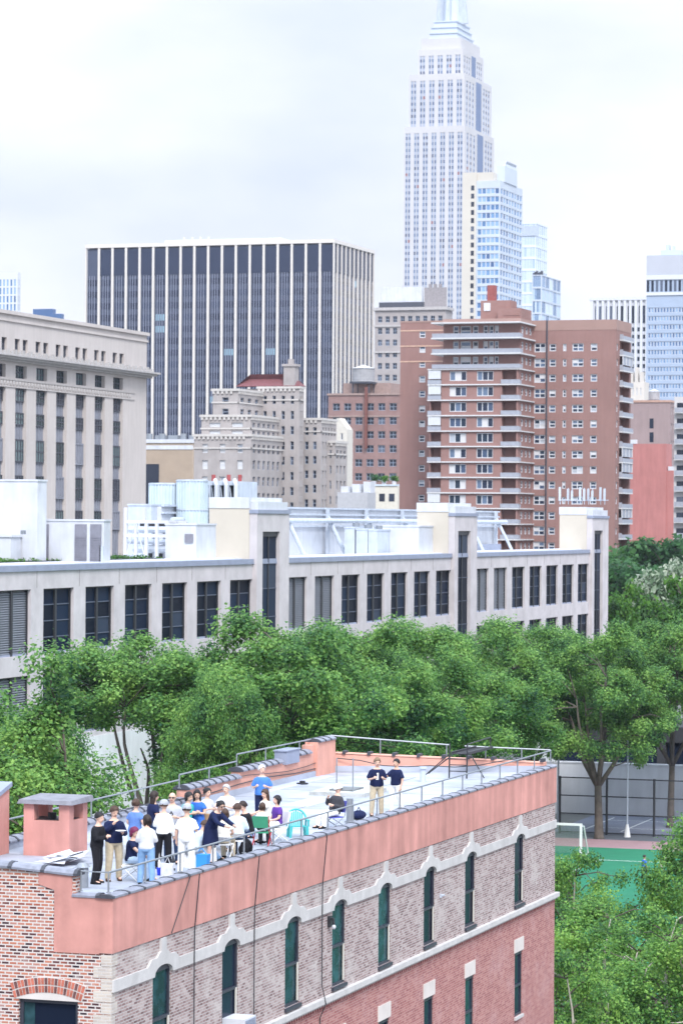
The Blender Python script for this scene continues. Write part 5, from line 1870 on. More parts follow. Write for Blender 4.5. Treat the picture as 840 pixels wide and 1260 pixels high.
# --- grand stone building on the left
P = at(181, 413.5, 480)
xp, ye = P.x, P.y
pv_ = lambda px, py: hX(px, py, xp)
po = thing('grand_stone_building', (xp - 30, ye - 40, 0), 'grand beige stone building with tall grey window strips and a heavy cornice', 'building')
ys = [pv_(px, 520).y for px in (26, 51.5, 75.7, 99.3, 122.9, 145.3)]
pitch = (ys[-1] - ys[0]) / 5
yb = [ys[-1] - pitch * k for k in range(9)]
zt = P.z
zc = pv_(75, 452).z
zz = {k: pv_(75, v).z for k, v in dict(a0=440, a1=424.5, w1b=471.5, w1t=456, fr=483, r2b=499, r3t=511, r3b=527, r4t=543, r4b=571, r5t=586, r5b=614, r6t=627, r6b=652).items()}
sand = mat('stone_beige', (.52, .475, .455), .85, .07, .12, .2, streak=.08)
span = mat('spandrel_grey', (.22, .23, .275), .6, .15, 1, .4)
wst = style(F_DARK, G_GREEN, .16, 4, 2, fd=.1)
lvs = style(span, span, .2, 4, 1, fd=.15)
WP = Wins(po)
holes = []
hw = pitch * .27
for k, y in enumerate(yb):
    holes.append((y - hw, y + hw, 2, zz['fr']))
    holes.append(WP.add('R', xp, (y - hw, y + hw, zz['w1b'], zz['w1t']), wst, .7))
    for o in (-.31, .07):
        holes.append(WP.add('R', xp, (y + o * pitch, y + (o + .24) * pitch, zz['a0'], zz['a1']), style(F_DARK, G_GREEN, .1, 1, 1) if False else wst, .5))
mb = MB()
y_lo = yb[-1] - pitch / 2
punched(mb, 'R', xp, y_lo, ye, 0, zt, holes, .9)
mb.quad((xp - 60, y_lo, 0), (xp, y_lo, 0), (xp, y_lo, zt), (xp - 60, y_lo, zt))
mb.quad((xp - 60, y_lo, zt), (xp, y_lo, zt), (xp, ye, zt), (xp - 60, ye, zt))
mb.quad((xp, ye, 0), (xp - 60, ye, 0), (xp - 60, ye, zt), (xp, ye, zt))
mb.build('wall', sand, po)
rows = [('r2b', 'fr', .02), ('r3b', 'r3t', 0), ('r4b', 'r4t', 0), ('r5b', 'r5t', 0), ('r6b', 'r6t', 0)]
for k, y in enumerate(yb):
    lou = random.Random(k).random()
    for j, (b_, t_, o) in enumerate(rows):
        closed = (k * 5 + j * 3) % 4 == 0 and j > 1
        WP.add('R', xp, (y - hw + .1, y + hw - .1, zz[b_], zz[t_] - .1), lvs if closed else wst, .52)
WP.finish()
mb = MB()
for y in yb:
    mb.box(xp - .88, xp - .6, y - hw, y + hw, 2, zz['fr'])
    for q in range(1, 4):
        a = y - hw + 2 * hw * q / 4
        mb.box(xp - .6, xp - .5, a - .08, a + .08, 2, zz['fr'])
mb.build('spandrel_strip', span, po)
mb = MB()
zc0, zc1 = pv_(100, 455.5).z, pv_(100, 448).z
for i, (h0, h1, pr_) in enumerate(((0, .35, .7), (.35, .7, 1.3), (.7, 1.0, 1.7))):
    mb.box(xp + .001, xp + pr_, y_lo, ye + pr_, zc0 + (zc1 - zc0) * h0, zc0 + (zc1 - zc0) * h1 - .003)
n = int((ye - y_lo) / 1.3)
for i in range(n):
    y = y_lo + i * 1.3
    mb.box(xp + 1.2, xp + 1.6, y, y + .7, zc1, zc1 + .4 + .25 * (i % 2))
mb.box(xp + .001, xp + .12, y_lo, ye, zc1 + .002, zc1 + .5)
mb.build('cornice', mat('cornice_stone', (.42, .4, .395), .85, .15, 1), po)
mb = MB()
z0, z1 = zz['fr'] + .1, zz['w1b'] - .25
for i in range(int((ye - 6 - y_lo) / 1.05)):
    y = y_lo + i * 1.05
    mb.ell((xp + .04, y + .5, (z0 + z1) / 2), .14, .4, (z1 - z0) * .36, 8, 5)
    mb.box(xp + .001, xp + .1, y, y + .1, z0, z1)
for z in (z0, z1):
    mb.box(xp + .001, xp + .14, y_lo, ye - 5, z - .1, z + .08)
mb.build('frieze', mat('frieze_stone', (.47, .435, .42), .85, .1, 1), po)
mb = MB(); mb.box(xp - 2, xp + .35, y_lo, ye + .35, zt + .002, zt + .5); mb.box(xp + .001, xp + .2, y_lo, ye + .2, zt - 1.0, zt - .7); mb.build('coping', sand, po)

# --- dark striped office slab
x0, x1, y0, y1, zt = corner(411, 294, 1000, 105.5, 461)
of = thing('office_tower', ((x0 + x1) / 2, (y0 + y1) / 2, 0), 'broad dark office slab striped with thin cream vertical fins', 'building')
fin = mat('fin_cream', (.62, .585, .555), .8, .05, .3)
spn = mat('spandrel_navy', (.055, .068, .115), .5, .1, .3, .4)
zb_ = hY(250, 337, y0).z
mb = MB(); mb.box(x0 + .6, x1 - .6, y0 + .6, y1 - .6, 0, zt - 1.5); mb.build('wall', spn, of)
mb = MB()
NB = 18
bw = (x1 - x0) / NB
mb.box(x0 + bw, x1 - .5, y0 + .35, y0 + .59, zb_, zt - 2)
mb.box(x1 - .59, x1 - .35, y0 + .7, y1 - .6, zb_, zt - 2)
mb.build('blank_band', mat('band_navy', (.015, .024, .06), .4, .1, .2, .5), of)
NR = 10
bwr = (y1 - y0) / NR
def fin_part(b0, b1, c0, c1):
    m = MB(); m.box(b0, b1, c0, c1, 0, zt - 1.2); m.build('fin', fin, of)
for i in range(NB + 1):
    x = x0 + i * bw
    fin_part(max(x - .38, x0), min(x + .38, x1), y0, y0 + .9)
for i in range(1, NR + 1):
    y = y0 + i * bwr
    fin_part(x1 - .9, x1, y - .45 if i < NR else y - .8, y + .25 if i < NR else y)
mb = MB()
mb.box(x0 - .1, x1 + .1, y0 - .1, y1, zt - 1.2, zt)
mb.build('roof_edge', fin, of)
a, b = hY(203, 289, y0 + 12), hY(346, 293, y0 + 12)
mb = MB(); mb.box(a.x, b.x, y0 + 12, y1 - 6, zt, zt + 2.0)
for i in range(4):
    q = a.x + (b.x - a.x) * (.15 + .07 * i); mb.box(q, q + .5, y0 + 13, y0 + 14, zt + 2.0, zt + 3.0)
mb.build('penthouse', M_['white'], of)
st = style(F_BLUE if False else spn, gl_city('glass_slab', [(0, (.008, .014, .04)), (.5, (.014, .022, .055)), (.8, (.03, .045, .09)), (.97, (.25, .4, .5))], rough=.25), 0, 4, 1, fd=.2)
WO = Wins(of)
fh_ = 3.9
nf = int((zb_ - 22) / fh_)
for i in range(NB):
    for j in range(nf):
        z = zb_ - (j + 1) * fh_
        WO.add('F', y0 + .34, (x0 + i * bw + .9, x0 + i * bw + bw - .9, z + .5, z + 2.6), st, .25)
for i in range(NR):
    for j in range(nf):
        z = zb_ - (j + 1) * fh_
        WO.add('R', x1 - .34, (y0 + i * bwr + .5, y0 + i * bwr + bwr - .9, z + .5, z + 2.6), st, .25)
WO.finish()
mb = MB()
for i in range(NB):
    for q in (.32, .5, .68):
        a = x0 + (i + q) * bw
        mb.box(a - .12, a + .12, y0 + .12, y0 + .34, 0, zb_)
mb.build('mullion_strip', mat('mullion_grey', (.2, .22, .3), .5, .1, .3, .4), of, kind='stuff')

# --- ornate old apartment hotel with a red mansard
ho_st = mat('hotel_stone', (.37, .34, .335), .9, .14, .25, .2, streak=.1)
ho_lt = mat('hotel_trim', (.5, .475, .455), .9, .08, .5)
hs1 = style(F_BLUE, G_DARK, .1, 1, 2)
hs2 = style(F_WHITE, gl_city('glass_white_blind', [(0, (.6, .61, .63)), (.8, (.3, .33, .38))]), .2, 1, 2)
x0, x1, y0, y1, zt = corner(309, 537, 650, 239, 352)
ht = thing('apartment_hotel', ((x0 + x1) / 2, (y0 + y1) / 2, 0), 'ornate grey stone apartment hotel stepping up to a red mansard roof', 'building')
WH = Wins(ht)


def stage(px, py, D, pl, pr, zlow, nF, nR, nfl, fst=hs1, wF=.32, wR=.5, cor=True, col=ho_st):
    x0, x1, y0, y1, zt = corner(px, py, D, pl, pr)
    hF = [WH.add('F', y0, h, fst, .4) for h in grid(x0 + .5, x1 - .5, nF, wF, zlow, zt - .8, nfl, .55)] if nF else []
    hR = [WH.add('R', x1, h, hs1, .4) for h in grid(y0 + .5, y1 - .5, nR, wR, zlow, zt - .8, nfl, .55)] if nR else []
    mb = MB()
    shell(mb, x0, x1, y0, y1, 0, zt, hF, hR, .45)
    mb.build('wall', col, ht)
    if cor:
        mb = MB()
        mb.box(x0 - .35, x1 + .35, y0 - .35, y1, zt + .002, zt + .5)
        mb.box(x0 - .2, x1 + .2, y0 - .2, y0 - .001, zt - 2.6, zt - 2.3)
        mb.box(x1 + .001, x1 + .2, y0 - .2, y1, zt - 2.6, zt - 2.3)
        for i in range(int((x1 - x0) / 1.0)):
            mb.box(x0 + i, x0 + i + .5, y0 - .3, y0 - .001, zt - .6, zt)
        for i in range(int((y1 - y0) / 1.0)):
            mb.box(x1 + .001, x1 + .3, y0 + i, y0 + i + .5, zt - .6, zt)
        mb.build('cornice', ho_lt, ht)
    return x0, x1, y0, y1, zt


s0 = stage(309, 537, 650, 239, 352, 20, 3, 7, 7, hs2)
s1 = stage(308.5, 513, 652.5, 248, 352.5, s0[4], 2, 7, 2, hs2, .5)
s2 = stage(293, 481, 656, 262, 330, s1[4], 1, 4, 2, hs1, .3)
s3 = stage(395, 517, 672, 350, 414, 20, 4, 5, 9, hs1, .42)
s4 = stage(368, 478, 668, 318, 374, 22, 4, 3, 10, hs1, .36)
s5 = stage(412, 545, 676, 396, 427, 20, 2, 3, 7, hs1, .36)
x0, x1, y0, y1, zt = s4
xm0, xm1 = hY(295, 478, y0 + 1).x, x1
zr = hY(330, 461.5, y0 + 5).z
mb = MB(); mb.box(xm0, x0 - .005, y0 + .5, y1, s1[4], zt - .01); mb.build('wall', ho_st, ht)
mb = MB()
mb.hexa([(xm0 - .4, y0 - .4, zt + .52), (xm1 + .4, y0 - .4, zt + .52), (xm1 + .4, y1, zt + .52), (xm0 - .4, y1, zt + .52),
         (xm0 + 2.4, y0 + 3.4, zr), (xm1 - 2.5, y0 + 3.4, zr), (xm1 - 2.5, y1 - 2, zr), (xm0 + 2.4, y1 - 2, zr)])
rf = mb.build('mansard_roof', mat('roof_red', (.16, .06, .066), .8, .2, .8), ht)
q = hY(357, 470, y0 + .5)
mb = MB(); mb.box(q.x - 1.3, q.x + 1.3, y0 - .2, y0 + 2.4, zt, zr + 1.6); mb.box(q.x - 1.6, q.x + 1.6, y0 - .5, y0 + 2.7, zr + 1.602, zr + 2.1); mb.box(q.x - .5, q.x + .5, y0 + .4, y0 + 1.6, zr + 2.102, zr + 3.2)
mb.build('chimney', ho_st, rf)
WH.finish()

# --- brown brick block with the water tank
x0, x1, y0, y1, zt = corner(492, 486, 790, 404, 530)
bb = thing('brown_brick_building', ((x0 + x1) / 2, (y0 + y1) / 2, 0), 'brown brick building with paired dark windows under the wooden water tank', 'building')
WB = Wins(bb)
bst = style(F_BLUE, G_DARK, .1, 2, 2)
hl = [WB.add('F', y0, h, bst, .4) for h in grid(x0 + .6, x1 - .3, 6, .62, 26, zt - 1.2, 9, .52)]
mb = MB(); shell(mb, x0, x1, y0, y1, 0, zt, hl, (), .45)
mb.build('wall', mat('brick_brown', (.26, .165, .155), .9, .15, .3, streak=.08), bb)
mb = MB(); mb.box(x0 - .3, x1 + .3, y0 - .3, y1, zt + .002, zt + .5); mb.box(x0 - .1, x1, y0 - .15, y0 - .001, zt - 5.6, zt - 5.2); mb.build('cornice', mat('cornice_brown', (.3, .22, .2), .9), bb)
a = hY(462, 478, y0 + 3)
mb = MB(); mb.box(x0 + 2, a.x + 3, y0 + 6, y1 - 4, zt + .502, zt + 3.4); mb.build('penthouse', bpy.data.materials['cornice_brown'], bb)
WB.finish()


def tank(px, pyt, pyb, Y, w_px, zleg, label):
    a, b = hY(px - w_px / 2, pyb, Y), hY(px + w_px / 2, pyb, Y)
    c, rr, z0, z1 = (a.x + b.x) / 2, (b.x - a.x) / 2, a.z, hY(px, pyt, Y).z
    r = thing('water_tank', (c, Y, zleg), label, 'water tank', 'wooden water tanks on the roofs')
    mb = MB()
    h = z1 - z0
    mb.cyl((c, Y), rr, z0, z0 + h * .78, 20)
    for k in range(5):
        mb.cyl((c, Y), rr * 1.02, z0 + h * .15 * k, z0 + h * .15 * k + .12, 20)
    mb.build('barrel', mat('tank_wood', (.34, .34, .36), .8, .2, 1) if 'tank_wood' not in bpy.data.materials else bpy.data.materials['tank_wood'], r)
    mb = MB(); mb.cyl((c, Y), rr * 1.1, z0 + h * .782, z1, 20, r2=.15); mb.build('tank_roof', mat('tank_cap', (.5, .51, .53), .7) if 'tank_cap' not in bpy.data.materials else bpy.data.materials['tank_cap'], r)
    mb = MB(); mb.box(c - rr, c + rr, Y - rr, Y + rr, z0 - .5, z0 - .01)
    mb.build('platform', F_DARK, r)
    for sx in (-1, 1):
        for sy in (-1, 1):
            mb = MB(); mb.box(c + sx * rr * .75 - .15, c + sx * rr * .75 + .15, Y + sy * rr * .75 - .15, Y + sy * rr * .75 + .15, zleg, z0 - .5); mb.build('leg', F_DARK, r)
    return c


cxt = tank(447, 449, 470, y0 + 4, 26, zt + .5, 'grey wooden water tank on the brown brick building')
q0, q1 = hY(450, 476, y0 - 1), hY(449.5, 552, y0 - 1)
mb = MB(); mb.box(q0.x - .35, q0.x + .35, y0 - 1, y0 - .31, q1.z, q0.z)
tag(mb.build('standpipe', mat('rust', (.17, .07, .06), .9, .2), origin=(q0.x, y0 - .6, q1.z)), 'rust-coloured standpipe running down the brown brick wall below the tank', 'pipe')

# --- grey loft building with the white penthouse
x0, x1, y0, y1, zt = corner(548, 381, 940, 461, 556)
lf = thing('loft_building', ((x0 + x1) / 2, (y0 + y1) / 2, 0), 'old grey loft building with rows of small windows and a white penthouse', 'building')
WL = Wins(lf)
lst = style(F_BLUE, G_DARK, .1, 2, 2)
hl = [WL.add('F', y0, h, lst, .4) for h in grid(x0 + .5, x1 - .5, 9, .56, 30, zt - .9, 17, .52)]
mb = MB(); shell(mb, x0, x1, y0, y1, 0, zt, hl, (), .45); mb.build('wall', mat('loft_stone', (.34, .31, .31), .9, .14, .2), lf)
mb = MB(); mb.box(x0 - .6, x1 + .6, y0 - .6, y1, zt + .002, zt + .9)
for z in (zt - 5, zt - 13):
    mb.box(x0 - .3, x1 + .3, y0 - .3, y0 - .001, z, z + .5)
mb.build('cornice', mat('loft_trim', (.42, .4, .4), .9), lf)
a, b = hY(471, 354, y0 + 8), hY(521, 372, y0 + 8)
mb = MB(); mb.box(a.x, b.x, y0 + 8, y1 - 1, b.z, a.z); pe = mb.build('penthouse', M_['white'], lf)
mb = MB(); mb.box(a.x - .5, b.x + .5, y0 + 7, y1 - 1.5, zt + .9, b.z - .01); mb.build('plinth', F_DARK, pe)
a, b = hY(522, 354, y0 + 5), hY(549, 380, y0 + 5)
mb = MB(); mb.box(a.x, b.x, y0 + 5, y1 - 2, zt + .9, a.z)
for i in range(3):
    mb.box(a.x + 1 + i * 1.6, a.x + 1.8 + i * 1.6, y0 + 6, y0 + 7, a.z, a.z + 1.2)
mb.build('bulkhead', mat('bulkhead_grey', (.27, .25, .26), .9), lf)
WL.finish()

# --- red brick apartment block
rb = mat('brick_apartment', (.28, .165, .15), .9, .09, .12, .2, streak=.07)
rbt = mat('brick_apartment_top', (.32, .21, .185), .9, .08, .2)
slabm = mat('slab_white', (.58, .585, .60), .8, .08)
railm = mat('rail_pale', (.34, .36, .42), .7, .12, 2)
apt = thing('apartment_block', at(640, 660, 545) * 1, 'big red brick apartment block with white balcony bands', 'building')
apt.location.z = 0.0
ORG[apt.name] = Vector(apt.location)
WA = Wins(apt)
ast = style(F_WHITE, G_APT, .17, 1, 2, fd=.1, splitz=1)
ast2 = style(F_WHITE, G_APT, .17, 2, 2, fd=.1, split=1, splitz=1)
ast3 = style(F_WHITE, G_APT, .14, 3, 1, fd=.1, split=1)
# central block
x0, x1, y0, y1, zt = corner(637.5, 391, 540, 529, 655.5)
zf = [hY(590, 397.5 + 19.05 * k, y0).z for k in range(22)]
zf = [z for z in zf if z > 3]
fl = zf[0] - zf[1]
nf = len(zf) - 1
xl0, xr0 = hY(542, 560, y0).x, hY(616.5, 560, y0).x
wl = [hY(p, 560, y0).x for p in (552, 573, 585.5, 606)]
hF, hR = [], []
for k in range(3, nf):
    z = zf[k + 1]
    for a, b in ((wl[0], wl[1]), (wl[2], wl[3])):
        hF.append(WA.add('F', y0, (a, b, z + .75, z + 2.45), ast3, .3))
    hF += [(x0 + .15, xl0, z + .12, z + fl - .15), (xr0, x1 - .3, z + .12, z + fl - .15)]
for k in range(nf):
    z = zf[k + 1]
    for q, w_ in ((.3, .16), (.58, .16), (.84, .16)):
        hR.append(WA.add('R', x1, (y0 + (y1 - y0) * (q - w_ / 2), y0 + (y1 - y0) * (q + w_ / 2), z + 1.0, z + 2.2), ast, .3))
mb = MB()
punched(mb, 'F', y0, x0, x1, 0, zf[3], hF, 1.6)
punched(mb, 'R', x1, y0, y1, 0, zf[3], [h for h in hR if h[3] < zf[3]], .35)
mb.quad((x0, y1, 0), (x0, y0, 0), (x0, y0, zf[3]), (x0, y1, zf[3]))
mb.quad((x0, y0, zf[3]), (x1, y0, zf[3]), (x1, y1, zf[3]), (x0, y1, zf[3]))
# set-back top three floors
xs0 = x0 + 2.0
ysb = y0 + 1.7
th_ = []
for k in range(3):
    z = zf[k + 1]
    for p0, p1 in ((557, 564), (566, 579), (581, 588), (594, 600), (601, 607), (608, 613)):
        th_.append(WA.add('F', ysb, (hY(p0, 420, ysb).x, hY(p1, 420, ysb).x, z + .6, z + 2.35), ast, .3))
punched(mb, 'F', ysb, xs0, x1, zf[3], zf[0], th_, .35)
punched(mb, 'R', x1, y0 + 1.7, y1, zf[3], zf[0], [h for h in hR if h[3] > zf[3]], .35)
mb.quad((xs0, y1, zf[3]), (xs0, ysb, zf[3]), (xs0, ysb, zf[0]), (xs0, y1, zf[0]))
mb.build('wall', rb, apt)
mb = MB(); mb.box(xs0, x1 + .05, ysb - .6, y1, zf[0] + .2, zt); mb.build('parapet', rbt, apt)
for k in range(nf):
    mb = MB()
    z = zf[k]
    if k < 3:
        mb.box(x0 + .3, x1 + .5, y0 - .5, y1, z - .04, z + .19)
    else:
        mb.box(x0 - .35, x1 + .4, y0 - .35, y1, z - .04, z + .16)
    mb.build('floor_band', slabm, apt)
def balcony(a0, a1, b0, b1, z, top=.85):
    m = MB()
    m.box(a0, a1, b0, b0 + .08, z + .2, z + top)
    m.box(a1 - .08, a1, b0 + .081, b1, z + .2, z + top)
    m.box(a0 - .03, a1 + .03, b0 - .03, b0 + .11, z + top, z + top + .08)
    n = int((a1 - a0) / .35)
    for i in range(n):
        q = a0 + (a1 - a0) * i / n
        m.box(q, q + .1, b0 - .04, b0 - .001, z + .2, z + top)
    return m.build('balcony', railm, apt)
for k in range(3):
    balcony(x0 + .5, x1 + .4, y0 - .45, ysb - .01, zf[k + 1])
for k in range(3, min(nf, 15)):
    balcony(xr0 - .1, x1 + .3, y0 - .3, y0 + 1.2, zf[k + 1])
    b_ = balcony(x0 - .3, xl0, y0 - .3, y0 + 1.2, zf[k + 1])
    if k in (3, 4, 6, 11):   # glazed-in balconies
        g = MB(); g.box(x0 - .2, xl0 - .05, y0 - .22, y0 - .1, zf[k + 1] + 1.1, zf[k] - .06)
        for i in range(4):
            q = x0 - .2 + (xl0 - x0) * i / 4; g.box(q, q + .15, y0 - .28, y0 - .221, zf[k + 1] + 1.1, zf[k] - .06)
        g.build('glazing', [F_WHITE], b_)
# penthouses
a, b = hY(591, 370, y0 + 4), hY(628, 388, y0 + 4)
mb = MB(); mb.box(a.x, b.x, y0 + 4, y0 + 8, zt, a.z); ph = mb.build('penthouse', rb, apt)
mb = MB(); q = hY(599, 377, y0 + 4); mb.box(q.x - .6, q.x + .6, y0 + 3.9, y0 + 3.999, q.z - .8, q.z + .6); mb.build('window', F_WHITE, ph)
a2, b2 = hY(612, 372.5, y0 + 2.5), hY(650, 390, y0 + 2.5)
mb = MB(); mb.box(a2.x, x1 - .2, y0 + 2.5, y1 - .5, zt, a2.z - 1.0); mb.box(a2.x + 1, a2.x + 4, y0 + 2.42, y0 + 2.499, zt + .6, zt + 1.5); mb.build('penthouse', rb, apt)
a, b = hY(599, 351, y0 + 6), hY(612, 368, y0 + 6)
mb = MB(); mb.box(a.x, b.x - .6, y0 + 6, y0 + 7.6, zt, a.z); mb.build('chimney', mat('brick_chimney', (.28, .09, .085), .9), ph)
# right wing, set back
c0 = hX(656, 391, x1)
yw_ = y1
xr1 = hY(757.5, 392, yw_).x
ztw = hY(757, 393, yw_).z
ywr = hX(776, 400, xr1).y
zw = [hY(710, 408.5 + 18.85 * k, yw_).z for k in range(22)]
zw = [z for z in zw if z > 3]
flw = zw[0] - zw[1]
hF, hR = [], []
for z in zw:
    for pc, pw, hh, st_ in ((663.4, 14, 1.6, ast2), (679, 8.2, 1.3, ast), (693.7, 4.4, 1.3, ast), (710, 14, 1.4, ast2), (729.7, 8.2, 1.3, ast)):
        a, b = hY(pc - pw / 2, 500, yw_).x, hY(pc + pw / 2, 500, yw_).x
        hF.append(WA.add('F', yw_, (a, b, z - hh / 2, z + hh / 2), st_, .3))
    L_ = ywr - yw_
    hR.append(WA.add('R', xr1, (yw_ + L_ * .06, yw_ + L_ * .16, z - .6, z + .6), ast, .3))
    hR.append((yw_ + L_ * .26, yw_ + L_ * .9, z - flw / 2 + .15, z + flw / 2 - .15))
mb = MB()
xw0 = x1 - .5
punched(mb, 'F', yw_, xw0, xr1, 0, ztw - 1.8, hF, .35)
punched(mb, 'R', xr1, yw_, ywr, 0, ztw - 1.8, hR, 1.4)
mb.quad((xr1, ywr, 0), (xw0, ywr, 0), (xw0, ywr, ztw - 1.8), (xr1, ywr, ztw - 1.8))
mb.build('wall', rb, apt)
mb = MB(); mb.box(xw0, xr1 + .04, yw_ - .04, ywr, ztw - 1.8, ztw); mb.build('parapet', rbt, apt)
for k, z in enumerate(zw):
    m = MB()
    a, b = yw_ + L_ * .24, yw_ + L_ * .92
    zz_ = z - flw / 2
    m.box(xr1 + .001, xr1 + .7, a, b, zz_ - .1, zz_ + .12, 0)
    m.box(xr1 + .62, xr1 + .7, a, b, zz_ + .13, zz_ + .8, 1)
    m.box(xr1 + .02, xr1 + .615, a, a + .08, zz_ + .13, zz_ + 1.05, 1)
    if k in (2, 8, 9, 12, 15):
        for q in (0, .33, .66, .97):
            m.box(xr1 + .56, xr1 + .64, a + (b - a) * q, a + (b - a) * q + .25, zz_ + 1.05, zz_ + flw - .1, 0)
        m.box(xr1 + .48, xr1 + .55, a, b, zz_ + 1.05, zz_ + flw - .12, 1)
    m.build('balcony', [slabm, railm], apt)
mb = MB(); q = hY(672, 500, yw_).x; mb.tube([(q, yw_ - .12, 20), (q, yw_ - .12, ztw)], .14, 6); mb.build('drainpipe', F_DARK, apt)
# left wing, set back
xa0 = hY(492.5, 398, yw_ + 2).x
xa1 = hY(545, 398, yw_ + 2).x
zta = hY(510, 397, yw_ + 2).z
hF = []
for k in range(24):
    z = hY(519, 411.6 + 18.3 * k, yw_ + 2).z
    if z < 3:
        break
    a, b = hY(515, 500, yw_ + 2).x, hY(522.6, 500, yw_ + 2).x
    hF.append(WA.add('F', yw_ + 2, (a, b, z - .6, z + .6), ast, .3))
mb = MB(); shell(mb, xa0, xa1, yw_ + 2, yw_ + 16, 0, zta, hF, (), .35); mb.build('wall', rb, apt)
mb = MB()
for py in (407, 426, 445):
    z = hY(510, py, yw_ + 2).z
    mb.box(xa0 - .03, xa1, yw_ + 1.95, yw_ + 1.999, z - .12, z + .14)
mb.build('brick_band', mat('band_buff', (.5, .33, .26), .9), apt)
mb = MB(); mb.box(xa0 - .05, xa1, yw_ + 1.94, yw_ + 16, zta, zta + .3); mb.build('coping', rbt, apt)
WA.finish()

# --- tall stepped limestone skyscraper
lime = mat('limestone_tower', (.5, .49, .505), .9, .05, .05)
limeR = lime
P = at(553, 300, 1900)
esb = thing('limestone_skyscraper', (P.x, P.y + 20, 0), 'very tall stepped limestone skyscraper with a finned mast rising out of the picture', 'skyscraper')
strip = mat('strip_blue_grey', (.34, .39, .5), .6, .08, .05)
WE = Wins(esb)
est = style(F_BLUE, G_ESB, 0, 1, 1)
low = 20
prev = None
for (px, py, D, pl, pr, nF, top) in ((571.5, 154, 1900, 497, 607.5, 7, 0), (571, 89.5, 1903, 503.5, 604.5, 6, 0), (569, 59, 1907, 514.5, 594.5, 5, 0), (567, 46, 1910, 518.5, 590, 4, 1)):
    x0, x1, y0, y1, zt = corner(px, py, D, pl, pr)
    zl = low if prev is None else prev
    hF, hR = [], []
    ca = (x1 - x0) / nF
    stripes = []
    if not top:
        for i in range(nF):
            for o in (.3, .62):
                a = x0 + (i + o) * ca
                stripes.append((a - ca * .11, a + ca * .11, zl, zt - 4))
        mb = MB()
        L_ = y1 - y0
        rs = []
        for q in (.1, .21, .32, .72, .81, .9):
            rs.append((y0 + L_ * (q - .03), y0 + L_ * (q + .03), zl, zt - 4))
        rec = (y0 + L_ * .42, y0 + L_ * .62, zl, zt - 1)
        punched(mb, 'F', y0, x0, x1, 0 if prev is None else zl, zt, stripes, .5)
        punched(mb, 'R', x1, y0, y1, 0 if prev is None else zl, zt, rs, .5)
        mb.quad((x1, y1, 0), (x0, y1, 0), (x0, y1, zt), (x1, y1, zt))
        mb.quad((x0, y1, 0), (x0, y0, 0), (x0, y0, zt), (x0, y1, zt))
        mb.quad((x0, y0, zt), (x1, y0, zt), (x1, y1, zt), (x0, y1, zt))
        w_ = mb.build('wall', lime, esb)
        mb = MB()
        for a, b, c, d in stripes:
            mb.quad((a, y0 + .4, c), (b, y0 + .4, c), (b, y0 + .4, d), (a, y0 + .4, d))
        for a, b, c, d in rs:
            mb.quad((x1 - .4, a, c), (x1 - .4, b, c), (x1 - .4, b, d), (x1 - .4, a, d))
        mb.build('spandrel_strip', strip, w_)
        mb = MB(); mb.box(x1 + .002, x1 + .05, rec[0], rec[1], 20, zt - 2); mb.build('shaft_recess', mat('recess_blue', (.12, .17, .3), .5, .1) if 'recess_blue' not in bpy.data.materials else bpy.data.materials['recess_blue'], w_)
        z = zt - 6
        while z > max(zl, 25):
            for a, b, c, d in stripes:
                WE.add('F', y0 + .38, (a, b, z - 1.9, z), est, .06)
            for a, b, c, d in rs:
                WE.add('R', x1 - .38, (a, b, z - 1.9, z), est, .06)
            z -= 3.75
    else:
        mb = MB(); mb.box(x0, x1, y0, y1, zl, zt); mb.build('wall', lime, esb)
    prev = zt
WE.finish()
# crown steps and finned mast
mast = mat('mast_metal', (.5, .56, .66), .5, .08, .05, .5)
for i, (px, py, D, pl, pr) in enumerate(((562, 39, 1912, 528.5, 581.5), (562, 32, 1914, 530.5, 579.5), (561.5, 25, 1916, 534, 577))):
    x0, x1, y0, y1, zt = corner(px, py, D, pl, pr)
    mb = MB(); mb.box(x0, x1, y0, y1, prev, zt - .8)
    mb.box(x0 - .6, x1 + .6, y0 - .6, y1 + .6, zt - .8, zt)
    mb.build('crown_step', mast, esb)
    prev = zt
cxm, cym = (x0 + x1) / 2, (y0 + y1) / 2
mb = MB()
mb.cyl((cxm, cym), 5.0, prev, prev + 46, 20, r2=4.6)
mb.lathe((cxm, cym, prev + 46), [(5.2, 0), (5.0, 3), (3.6, 7), (1.6, 11), (1.2, 12), (.9, 40), (.3, 60)], 16)
m_ = mb.build('mast', mast, esb)
mb = MB()
for k in range(4):
    a = k * PI / 2
    d = Vector((math.cos(a), math.sin(a), 0))
    s = Vector((-d.y, d.x, 0)) * 1.2
    c = Vector((cxm, cym, prev))
    mb.hexa([c + d * 4 - s, c + d * 10.5 - s, c + d * 10.5 + s, c + d * 4 + s,
             c + d * 4 - s + Vector((0, 0, 42)), c + d * 6 - s + Vector((0, 0, 42)), c + d * 6 + s + Vector((0, 0, 42)), c + d * 4 + s + Vector((0, 0, 42))])
mb.build('mast_wing', M_['white2'], m_)


